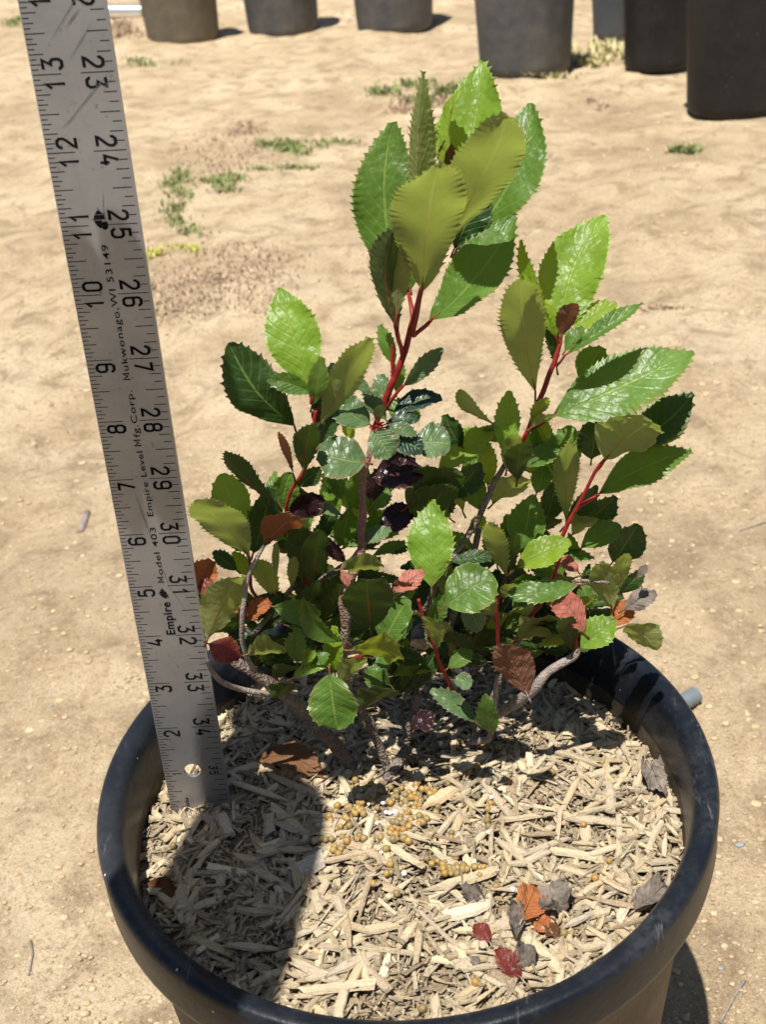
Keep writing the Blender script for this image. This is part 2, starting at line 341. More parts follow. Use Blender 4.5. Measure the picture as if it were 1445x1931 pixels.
# ------------------------------------------------------------------ pots
def lathe(prof, n=96):
    vs_, fs = [], []
    for (r, z) in prof:
        for i in range(n):
            a = i/n*2*math.pi; vs_.append((r*math.cos(a), r*math.sin(a), z))
    for j in range(len(prof)-1):
        for i in range(n): fs.append((j*n+i, (j+1)*n+i, (j+1)*n+(i+1) % n, j*n+(i+1) % n))
    return vs_, fs
M_RIM = mat_plastic('black_rim_plastic', (.003, .0055, .0105), (.24, .24, .235), .10, .33)
M_INNER = mat_plastic('dusty_inner_plastic', (.020, .018, .014), (.17, .13, .085), .50, .5, True)
M_BODY = mat_plastic('dust_coated_plastic', (.10, .085, .065), (.34, .26, .17), .75, .7, True)
def pot(x, y, s, hgt, mats, ntag, wob=0.0):
    root = empty('nursery_pot', (x, y, -GZ+gh(x, y) if (x or y) else -GZ))
    R0 = 5.38*s; top = hgt
    zz = root.location.z/K-GZ
    rim = [(R0-.50*s, -1.0*s), (R0-.45*s, -.32*s), (R0-.41*s, -.16*s), (R0-.35*s, -.06*s), (R0-.26*s, -.01*s), (R0-.14*s, .02*s), (R0-.07*s, .015*s), (R0-.02*s, -.03*s), (R0+.005*s, -.10*s), (R0+.0*s, -.5*s), (R0+.02*s, -.78*s), (R0+.01*s, -.90*s), (R0-.04*s, -.95*s), (R0-.14*s, -.96*s), (R0-.30*s, -.90*s)]
    vs_, fs = lathe([(r, z+top) for r, z in rim], 128)
    def put(nm, vs_, fs, m): return mesh(nm, [(v[0]+x, v[1]+y, v[2]+zz) for v in vs_], fs, m, parent=root)
    put('rim', vs_, fs, mats[0])
    rb = R0*.80
    wall = [(R0-.31*s, -.85*s+top), (R0-.34*s, -1.3*s+top), (R0-.37*s, -1.35*s+top), (R0-.42*s, -2.2*s+top), (rb+.12*s, 1.1), (rb+.1*s, .9), (rb+.02*s, .25), (rb-.15*s, .02), (rb-1, -.05), (0.01, -.05)]
    vs_, fs = lathe(wall, 128); put('outer_wall', vs_, fs, mats[2])
    vs_, fs = lathe([(R0-.56*s, -3.0*s+top), (R0-.485*s, -1.0*s+top), (R0-.485*s, -.98*s+top)], 128); put('inner_wall', vs_, fs, mats[1])
    return root
mp_ = pot(0, 0, 1, GZ, (M_RIM, M_INNER, M_BODY), 'main')
tag(mp_, 'big black nursery pot in front, dusty, with a thick rim, holding the mulch and shrub', 'plant pot')

M_GREY = mat_plastic('faded_pot_plastic', (.065, .070, .080), (.17, .155, .13), .55, .55, True)
M_GREYB = mat_plastic('faded_brown_pot_plastic', (.115, .10, .075), (.20, .17, .12), .6, .6, True)
M_BLK = mat_plastic('black_pot_plastic', (.012, .012, .013), (.05, .045, .04), .3, .5, True)
M_BLUE = mat_plastic('blue_grey_pot_plastic', (.07, .08, .09), (.13, .13, .13), .4, .5, True)
M_SOIL = plain('dark_potting_soil', (.06, .045, .03), .95, 60)
bgp = [(337, 82, 135, M_GREYB, 'brownish dusty nursery pot, leftmost of the pots far behind, beside the silver pipe'), (531, 70, 132, M_GREY, 'grey nursery pot far behind, second from the left'), (746, 62, 143, M_GREY, 'grey nursery pot far behind, third from the left'),
       (1000, 148, 172, M_GREY, 'dusty grey nursery pot behind the top leaves of the shrub'), (1158, 84, 66, M_BLUE, 'pale blue grey pot, a narrow strip seen far behind between the two darker pots'), (1252, 143, 122, M_BLK, 'black nursery pot second from the right behind'),
       (1424, 226, 202, M_BLK, 'nearest black nursery pot at the right edge behind')]
for (px, py, wd, m, lab) in bgp:
    q = gp(px, py); s_w = wd*depth(q)/FPX; s = s_w/(2*5.38*.80)
    y = q.y+s*5.38*.8
    r = pot(q.x, y, s, 13.5*s, (m, m, m), 'bg'); tag(r, lab, 'plant pot', 'nursery pots standing behind')
    z0 = r.location.z/K-GZ
    vs_, fs = lathe([(5.38*s-.58*s, 13.5*s-1.4), (.01, 13.5*s-1.2)], 48); mesh('potting_soil', [(v[0]+q.x, v[1]+y, v[2]+z0) for v in vs_], fs, M_SOIL, parent=r)

# pipes lying on the ground
def tubemesh(pts, rad, k=12, cap=True):
    vs_, fs = [], []; n = len(pts); up = Vector((0.3, .2, 1)).normalized(); prev = None
    for i, p in enumerate(pts):
        t = (pts[min(i+1, n-1)]-pts[max(i-1, 0)]).normalized()
        if prev is None: a = t.cross(up); a = a.normalized() if a.length > .05 else t.cross(Vector((1, 0, 0))).normalized()
        else: a = (prev-t*prev.dot(t)).normalized()
        prev = a; b = t.cross(a); r = rad[i] if isinstance(rad, (list, tuple)) else rad
        for j in range(k):
            an = j/k*2*math.pi; v = p+a*(r*math.cos(an))+b*(r*math.sin(an)); vs_.append((v.x, v.y, v.z))
    for i in range(n-1):
        for j in range(k): fs.append((i*k+j, (i+1)*k+j, (i+1)*k+(j+1) % k, i*k+(j+1) % k))
    if cap: fs.append(tuple(range(k))); fs.append(tuple((n-1)*k+j for j in reversed(range(k))))
    return vs_, fs
def pipe(a, b, r, th, m, lab, name='pipe'):
    d = (b-a); k = 28; vs_, fs = [], []
    t = d.normalized(); u = t.cross(Vector((0, 0, 1))).normalized(); v = t.cross(u)
    for (p, rr) in ((a, r-th), (a, r), (b, r), (b, r-th)):
        for j in range(k):
            an = j/k*6.28318; q = p+u*rr*math.cos(an)+v*rr*math.sin(an); vs_.append((q.x, q.y, q.z))
    for i in range(4):
        for j in range(k): fs.append((i*k+j, ((i+1) % 4)*k+j, ((i+1) % 4)*k+(j+1) % k, i*k+(j+1) % k))
    return tag(mesh(name, vs_, fs, m, org=a, smooth=False), lab, 'pipe')
M_PIPE = plain('grey_pvc', (.16, .19, .20), .45, 80)
a = gp(1312, 1322); a.z = -GZ+.36; pipe(a, a+Vector((-3.6, -2.4, .02)), .27, .05, M_PIPE, 'short grey plastic pipe poking out behind the big pot on the right')
a = gp(272, 34); a.z += .9; pipe(a, a+Vector((-9, 1.5, .5)), 1.15, .12, plain('galvanised_metal', (.75, .76, .78), .28, 0, .9), 'shiny silver metal pipe lying beside the far left pot')

# twigs on the ground
for (pts, lab) in (([(1395, 1003), (1418, 995), (1450, 985)], 'thin dark twig on the ground at the right edge'), ([(152, 1005), (160, 985), (165, 968)], 'short stick half buried in sand left of the ruler'), ([(55, 1840), (62, 1800), (58, 1775)], 'hair thin twig on the ground at lower left'), ([(1358, 1930), (1385, 1880), (1405, 1850)], 'hair thin twig on the ground at lower right')):
    pp = [gp(*q)+Vector((0, 0, .05)) for q in pts]; r = .16 if 'stick' in lab else .035
    vs_, fs = tubemesh(pp, r, 7); tag(mesh('twig', vs_, fs, M_TWIG, org=pp[0]), lab, 'twig')

# ------------------------------------------------------------------ mulch
def mz(x, y):
    r = math.hypot(x, y)
    z = -1.28+.10*noise.noise(Vector((x*.7, y*.7, 2)))+.05*noise.noise(Vector((x*2.4, y*2.4, 6)))
    z -= .10*max(0, (x+y)/5)+.03*(r/4.6)**4
    return z
def mp3(px, py):
    q = onz(px, py, -1.3)
    for _ in range(6): q = onz(px, py, mz(q.x, q.y))
    return q
RM = 4.87
def soil():
    vs_, fs = [(0, 0, mz(0, 0))], []; nr, na = 60, 160
    for j in range(1, nr+1):
        for i in range(na):
            a = i/na*6.28319; r = RM*j/nr; x, y = r*math.cos(a), r*math.sin(a); vs_.append((x, y, mz(x, y)-.08+.05*noise.noise(Vector((x*6, y*6, 0)))))
    for i in range(na): fs.append((0, 1+i, 1+(i+1) % na))
    for j in range(nr-1):
        for i in range(na): a = 1+j*na; fs.append((a+i, a+na+i, a+na+(i+1) % na, a+(i+1) % na))
    m = NT('soil_and_fines'); p = m.pos(); n1 = m.noise(80, 5, .6, p); n2 = m.noise(500, 5, .7, p)
    c = m.mix(m.ramp(n1, [(.35, 0), (.65, 1)]), (.22, .16, .10), (.52, .41, .26)); c = m.mix(m.ramp(n2, [(.35, .8), (.5, 0)]), c, (.07, .05, .035)); c = m.mix(m.ramp(n2, [(.58, 0), (.68, .7)]), c, (.60, .50, .34))
    tag(mesh('potting_soil', vs_, fs, m.set(c, .95, m.bump(n2, 1, .003), spec=.1)), 'soil and wood fines filling the big pot', kind='stuff')
soil()
PAL = [(.80, .65, .41), (.85, .72, .49), (.70, .56, .35), (.90, .80, .60), (.52, .42, .29), (.60, .52, .40), (.70, .56, .35), (.42, .31, .20), (.78, .67, .48), (.66, .55, .40), (.80, .69, .50)]
def chip_geo(g, L, W, T, seg=5, jag=True):
    """a splintered chip along x, uneven edges and ragged ends"""
    vs_, fs, uv = [], [], []; k = 6; n = seg+1; ph = g.random()*6; bow = g.gauss(0, .018)*L
    rag = [g.uniform(-.10, .10)*L+g.uniform(-.3, .3)*W for _ in range(k)]; rag2 = [g.uniform(-.10, .10)*L+g.uniform(-.3, .3)*W for _ in range(k)]
    pr = [(1, -.1), (.72, .8), (-.55, 1), (-1, .15), (-.66, -.9), (.6, -.85)]
    pr = [(a*g.uniform(.8, 1.1), b*g.uniform(.7, 1.1)) for a, b in pr]; tp = g.choice((.25, .8, .95, 1.0)), g.choice((.3, .6, .9, 1.0))
    for i in range(n):
        t = i/seg; wf = tp[0]+(1-tp[0])*min(1, t*3.2) if t < .4 else tp[1]+(1-tp[1])*min(1, (1-t)*3.2)
        wf *= 1+g.uniform(-.09, .09)
        for j in range(k):
            x = (t-.5)*L + (rag[j] if i == 0 else rag2[j] if i == seg else 0)
            vs_.append((x, pr[j][0]*W/2*wf+bow*(1-(2*t-1)**2), pr[j][1]*T/2*wf*g.uniform(.85, 1.12)+.012*L*math.sin(ph+2*t)))
            uv.append((x*2+ph, j/k+ph))
    for i in range(seg):
        for j in range(k): fs.append((i*k+j, i*k+(j+1) % k, (i+1)*k+(j+1) % k, (i+1)*k+j))
    fs.append(tuple(reversed(range(k)))); fs.append(tuple(seg*k+j for j in range(k)))
    return vs_, fs, uv
def mulch():
    g = random.Random(11); V, F, U, Cc = [], [], [], []
    for i in range(9000):
        r = RM*math.sqrt(g.random()); a = g.random()*6.28318; x, y = r*math.cos(a), r*math.sin(a)
        if y > 3.2 and g.random() < .4: continue
        t = g.random(); fines = noise.noise(Vector((x*.9+4, y*.9, 4))) > .18
        if t < .38 or fines: L, W, T = g.uniform(.07, .26), g.uniform(.02, .06), .03
        elif t < .62: L, W, T = g.uniform(.25, .7), g.uniform(.018, .05), .035
        else: L, W, T = g.uniform(.26, .75), g.uniform(.07, .155), g.uniform(.03, .06)
        if r+L*.4 > RM-.02 and r > RM-.25: L *= .5
        vs_, fs, uv = chip_geo(g, L, W, T, 2)
        m = Matrix.Rotation(g.random()*6.283, 4, 'Z') @ Matrix.Rotation(g.gauss(0, .24), 4, 'Y') @ Matrix.Rotation(g.gauss(0, .35), 4, 'X')
        o = Vector((x, y, mz(x, y)+g.uniform(-.05, .09))); b = len(V)
        for v in vs_: q = m @ Vector(v)+o; V.append((q.x, q.y, q.z))
        F += [tuple(b+k for k in f) for f in fs]; U += uv
        c = g.choice(PAL); s = g.uniform(.62, 1.12) if g.random() > .1 else .4; Cc += [tuple(q*s for q in c)]*len(vs_)
    tag(mesh('wood_chip_mulch', V, F, M_WOOD, smooth=False, uv=U, col=Cc), 'weathered tan shreds and splinters of wood mulch filling the big pot', kind='stuff')
mulch()
g = random.Random(23)
big = [  # px, py, length, width, angle in the picture (deg), tone, label
 (582, 1640, .62, .42, 32, (.42, .40, .38), 'wide silver grey wood chip at the shadow edge left of centre'),
 (560, 1490, 1.15, .17, -27, (.52, .42, .28), 'long ribbed wood chip running down from the rust coloured leaf'),
 (1000, 1548, .9, .12, 5, (.72, .62, .43), None), (775, 1580, 1.15, .10, -24, (.74, .65, .46), 'long straight pale stick right of the pellets'), (760, 1615, .95, .16, -42, (.70, .60, .42), 'pale splintered stick crossing below the pellet cluster'),
 (695, 1575, .70, .13, 78, (.80, .73, .58), 'upright bleached chip left of the pellet cluster'), (665, 1620, .95, .13, 15, (.62, .48, .33), 'reddish tan stick slanting under the bleached upright chip'), (642, 1520, .4, .2, 20, (.78, .70, .52), None),
 (830, 1510, .7, .30, 30, (.62, .44, .26), 'broad orange tan chip beside the stub'), (870, 1668, 1.25, .24, 12, (.56, .46, .30), 'widest ribbed chip below the lower pellet cluster'), (1105, 1535, 1.05, .12, 25, (.66, .50, .29), 'long tan stick pointing up right on the right side'),
 (1000, 1440, .35, .16, 88, (.8, .72, .55), None), (850, 1555, .7, .14, 48, (.62, .55, .42), None), (1085, 1620, .85, .17, -12, (.74, .65, .45), None), (1200, 1560, .75, .12, -50, (.74, .66, .5), None),
 (880, 1725, .75, .26, 8, (.76, .70, .57), 'pale thick chip left of the orange dead leaf'), (1090, 1745, .55, .12, 22, (.58, .52, .44), None), (425, 1560, .5, .26, -60, (.48, .44, .38), None), (510, 1560, .5, .22, -83, (.52, .44, .32), None),
 (520, 1670, 1.0, .18, -30, (.45, .39, .29), None), (790, 1790, .6, .14, 80, (.5, .40, .27), None), (690, 1700, .9, .1, 75, (.5, .38, .27), None), (1075, 1385, .4, .26, 60, (.66, .57, .38), 'thick rough chip block near the right rim'),
 (940, 1830, 1.0, .12, 3, (.7, .6, .42), None), (640, 1870, 1.1, .24, 4, (.72, .61, .44), None), (1150, 1510, .8, .2, 80, (.5, .42, .32), None), (360, 1515, .8, .06, 0, (.5, .42, .3), None), (500, 1640, .6, .1, -55, (.42, .38, .3), None),
 (575, 1420, .8, .08, 5, (.5, .43, .3), None), (460, 1340, .8, .06, 60, (.55, .45, .3), None), (420, 1370, .7, .05, 70, (.6, .5, .33), None), (720, 1800, 1.0, .1, -8, (.72, .62, .44), None), (860, 1470, .8, .07, 22, (.5, .38, .26), 'thin brown twig like splinter above the broad chip'), (845, 1590, .75, .06, -20, (.40, .27, .19), 'dark curved splinter below the broad orange tan chip')]
protos = []
for i in range(36):
    L, W, T = g.uniform(.35, 1.1), g.uniform(.07, .20), g.uniform(.045, .09)
    c = g.choice(PAL); s = g.uniform(.7, 1.1); vs_, fs, uv = chip_geo(g, L, W, T, 6)
    o = mesh('wood_chip', vs_, fs, M_WOOD, smooth=False, uv=uv, col=[tuple(q*s for q in c)]*len(vs_)); protos.append((o.data, L)); bpy.data.objects.remove(o)
def chip_label(p): return 'weathered tan wood chip, one of the larger loose pieces on the mulch'
placed = [(mp3(b[0], b[1]), b[2]) for b in big]
for b in big:
    p = mp3(b[0], b[1]); v = RIGHT*math.cos(R(b[4]))+Vector((0, 1, 0))*math.sin(R(b[4]))*1.25; yaw = math.atan2(v.y, v.x)
    vs_, fs, uv = chip_geo(g, b[2], b[3], .09, 9)
    o = mesh('wood_chip', vs_, fs, M_WOOD, smooth=False, uv=uv, col=[b[5]]*len(vs_))
    o.location = Vector((p.x, p.y, p.z+.11+GZ))*K; o.rotation_euler = (g.uniform(-.15, .15), g.uniform(-.08, .08), yaw)
    tag(o, b[6] or chip_label(p), 'wood chip', 'larger wood chips lying on the mulch')
n = 0
while n < 245:
    r = (RM-.3)*math.sqrt(g.random()); a = g.random()*6.28318; x, y = r*math.cos(a), r*math.sin(a)
    if y > 2.9 or (y > 1.5 and abs(x-.5) < 2.2): continue
    d, L = g.choice(protos)
    if any((q-Vector((x, y, q.z))).length < .28 for q, _ in placed[:34]): continue
    if noise.noise(Vector((x*.9+4, y*.9, 4))) > .3: 
        if g.random() < .6: continue
    o = bpy.data.objects.new('wood_chip', d); C.objects.link(o)
    yaw = g.random()*6.283
    if r > RM-.6: yaw = a+math.pi/2+g.gauss(0, .5)
    o.location = Vector((x, y, mz(x, y)+.05+g.uniform(0, .07)+GZ))*K; o.rotation_euler = (g.gauss(0, .25), g.gauss(0, .12), yaw)
    tag(o, chip_label(None), 'wood chip', 'larger wood chips lying on the mulch'); n += 1

# fertiliser pellets, perlite
def ico(name, m, sub, seed):
    g_ = random.Random(seed); bm = bmesh.new(); bmesh.ops.create_icosphere(bm, subdivisions=sub, radius=1)
    for v in bm.verts: v.co *= (1+.16*noise.noise(v.co*1.3+Vector((seed, 0, 0))) + (.25*noise.noise(v.co*2.5+Vector((0, seed, 0))) if name == 'perlite_grain' else 0))
    me = bpy.data.meshes.new(name); bm.to_mesh(me); bm.free(); me.materials.append(m)
    me.polygons.foreach_set('use_smooth', [name != 'perlite_grain']*len(me.polygons)); return me
def mat_pellet():
    m = NT('pellet_resin'); rn = m.n('ShaderNodeObjectInfo').outputs['Random']; c = m.ramp(rn, [(0, (.36, .19, .045)), (.3, (.38, .25, .07)), (.7, (.26, .20, .08)), (1, (.20, .155, .08))])
    nn = m.noise(2.2, 4, .6, m.obj()); c = m.mix(m.ramp(nn, [(.4, .5), (.6, 0)]), c, (.15, .09, .025))
    return m.set(c, .5, m.bump(nn, .3, .0003))
M_PEL = mat_pellet(); M_PER = plain('white_perlite', (.66, .65, .62), .8)
pm = [ico('fertiliser_pellet', M_PEL, 3, s) for s in range(5)]; qm = [ico('perlite_grain', M_PER, 2, s+9) for s in range(5)]
z8 = [(410,543),(355,568),(380,600),(415,590),(440,608),(470,515),(490,535),(230,625),(240,650),(300,685),(278,700),(355,680),(340,773),(265,808),(290,850),(390,405),(372,450),(695,357),(670,365),(650,380),(690,395),(670,455),(640,475),(690,495),(715,480),(747,488),(775,497),(695,535),(715,555),(755,552),(760,518),(785,530),(792,460),(823,462),(840,488),(868,470),(640,505),(665,625),(660,645),(640,660),(683,663),(725,645),(722,675),(797,660),(610,705),(600,725),(635,733),(615,755),(640,760),(680,755),(710,773),(575,820),(600,915),(580,970),(608,962),(497,1030),(885,895),(928,903),(920,940),(968,970),(992,870),(1000,915),(1005,970),(930,968),(1038,942),(1110,930),(1080,357),(1125,322),(950,428),(710,270),(737,265),(765,268),(1140,180),(1155,190),(1180,175),(1130,205),(1190,200),(1210,210),(1015,180),(848,197),(940,195),(1187,578),(1205,545),(1185,650),(1192,685),(1220,688),(1187,628),(970,723),(950,630),(968,750),(1240,1045),(1430,1070),(1320,410),(1285,265),(820,880),(415,740),(640,1090)]
pel = [(550+a/3.21, 1350+b/3.21) for a, b in z8]+[(1135,1443),(1148,1628),(1122,1661),(1195,1669),(1096,1530),(1041,1462),(1063,1764),(1077,1764),(897,1856),(798,1905),(935,1676),(895,1639),(905,1655),(912,1640),(330,1600),(575,1545),(1100,1560)]
pel += [(c[0]+g.gauss(0, c[2]), c[1]+g.gauss(0, c[3])) for c in ((665, 1530, 22, 10), (745, 1500, 26, 14), (770, 1525, 24, 14), (755, 1575, 22, 12), (770, 1550, 40, 25), (855, 1640, 22, 12), (920, 1410, 14, 6), (640, 1590, 25, 18)) for _ in range(10)]
for i, (a, b) in enumerate(pel):
    p = mp3(a, b); r = g.uniform(.045, .072)
    o = bpy.data.objects.new('fertiliser_pellet', pm[i % 5]); C.objects.link(o); o.scale = (r*K,)*3; o.rotation_euler = (g.random()*6, g.random()*6, 0)
    o.location = Vector((p.x, p.y-.05, p.z+.13+GZ))*K
    tag(o, 'round mustard brown fertiliser pellet on the mulch', 'fertiliser pellet', 'fertiliser pellets on the mulch')
for i, (a, b) in enumerate([(558,545),(520,665),(765,685),(548,843),(685,970),(1265,460),(1210,510),(1195,720),(1338,1065),(665,408),(730,548),(600,605),(1215,352),(905,185),(575,600),(630,600),(600,640),(620,640),(470,552)]):
    p = mp3(550+a/3.21, 1350+b/3.21); r = g.uniform(.03, .052)
    o = bpy.data.objects.new('perlite_grain', qm[i % 5]); C.objects.link(o); o.scale = (r*K,)*3; o.rotation_euler = (g.random()*6, g.random()*6, 0)
    o.location = Vector((p.x, p.y-.05, p.z+.13+GZ))*K
    tag(o, 'white perlite grain lying on the mulch', 'perlite grain', 'perlite grains on the mulch')
# ------------------------------------------------------------------ the shrub
def leaf_geo(b3, t3, wpx, face, bend=0, fold=.22, roll=0, arch=.05, prof='e', teeth=None, seed=0, D=None, pet=None, twist=0, crump=0):
    g = random.Random(seed*7+3); a = t3-b3; L = a.length; a = a/L
    mid = (b3+t3)/2; vd = (mid-CAM).normalized(); dep = depth(mid)
    if D is None: D = {'T': Vector((-.1, -.55, .85)), 'U': Vector((.05, -.85, -.5)), 'D': Vector((.1, -1, -.02)), 'F': Vector((0, -.9, .4))}[face]
    N = (D-a*D.dot(a)); N = N.normalized(); S = a.cross(N)
    c_, s_ = math.cos(R(roll)), math.sin(R(roll)); N, S = N*c_-S*s_, S*c_+N*s_
    vp = S-vd*S.dot(vd); ap = (a-vd*a.dot(vd)).normalized(); vis = (vp-ap*vp.dot(ap)).length
    W = 1.1*wpx*dep/FPX/max(vis, .42)
    top = 1 if face in 'TDF' else -1                # +1: the upper side faces the camera
    Nt = N*top
    nteeth = teeth if teeth is not None else max(8, int(L*10))
    sub = 4; nt_ = nteeth*sub; nu = 8
    def hw(t):
        if prof == 'e': f = math.sin(math.pi*min(1, t)**1.12)**.72
        elif prof == 'o': f = math.sin(math.pi*t**1.22)**.7
        elif prof == 'p': f = math.sin(math.pi*t**.98)**.88
        elif prof == 'r': f = math.sin(math.pi*t**1.1)**.56
        elif prof == 'l': f = math.sin(math.pi*t**1.2)**.9
        return max(f, .035*(1-t)+.012)
    vs_, fs, uv = [], [], []; ph1, ph2 = g.random()*6, g.random()*6; tw0 = g.gauss(0, 14); crump = max(crump, g.uniform(.02, .08)); fold *= g.uniform(.7, 1.5); arch *= g.uniform(.6, 1.8)
    for i in range(nt_+1):
        t = i/nt_; q = 4*t*(1-t)
        ctr = b3+a*(L*t)-S*(bend*L*q)+Nt*(arch*L*q)
        if crump: ctr = ctr+Nt*(crump*.35*L*noise.noise(Vector((t*3, seed, 1))))
        tw_ = R(twist+tw0)*(t-.5); Sx = S*math.cos(tw_)+Nt*math.sin(tw_); Nx = Nt*math.cos(tw_)-S*math.sin(tw_)
        p = (i % sub)/sub; sh = (0, .12, .35, 1)[i % sub] if t > .12 else 0
        tooth = sh*min(.034*max(L, .5)**.4, .13*W)*(.3+1.1*g.random())
        w_ = hw(t)*W/2
        for j in range(nu+1):
            u = j/nu*2-1; au = abs(u)
            x = u*w_; fwd = 0
            if au == 1: x += math.copysign(tooth, u); fwd = tooth*.75
            z = fold*w_*(au**1.25) + .035*W*au*au*math.sin(t*11+ph1+(u > 0)*2.1)+.02*W*math.sin(t*23+ph2+3*u)*au
            if crump: z += crump*W*noise.noise(Vector((u*1.6+seed, t*3.4, 2)))*au**.6
            v = ctr+Sx*x+Nx*z+a*fwd; vs_.append((v.x, v.y, v.z)); uv.append((j/nu, t))
    m = nu+1
    for i in range(nt_):
        for j in range(nu):
            f = (i*m+j, i*m+j+1, (i+1)*m+j+1, (i+1)*m+j)
            fs.append(f if top > 0 else tuple(reversed(f)))
    mi = [0]*len(fs)
    # stalk
    st = b3-a*min(.16, .16*L)-Nt*.02 if pet is None else pet
    pv, pf = tubemesh([st, st.lerp(b3, .5)-Nt*(.06*(st-b3).length), b3, b3+a*.10*L-S*(bend*L*.36)+Nt*(arch*L*.30)], [.013+.007*min(L, 1.5), .011+.006*min(L, 1.5), .010+.005*min(L, 1.5), .004], 6)
    o = len(vs_); vs_ += pv; uv += [(.5, 0)]*len(pv); fs += [tuple(o+k for k in f) for f in pf]; mi += [1]*len(pf)
    return vs_, fs, uv, mi

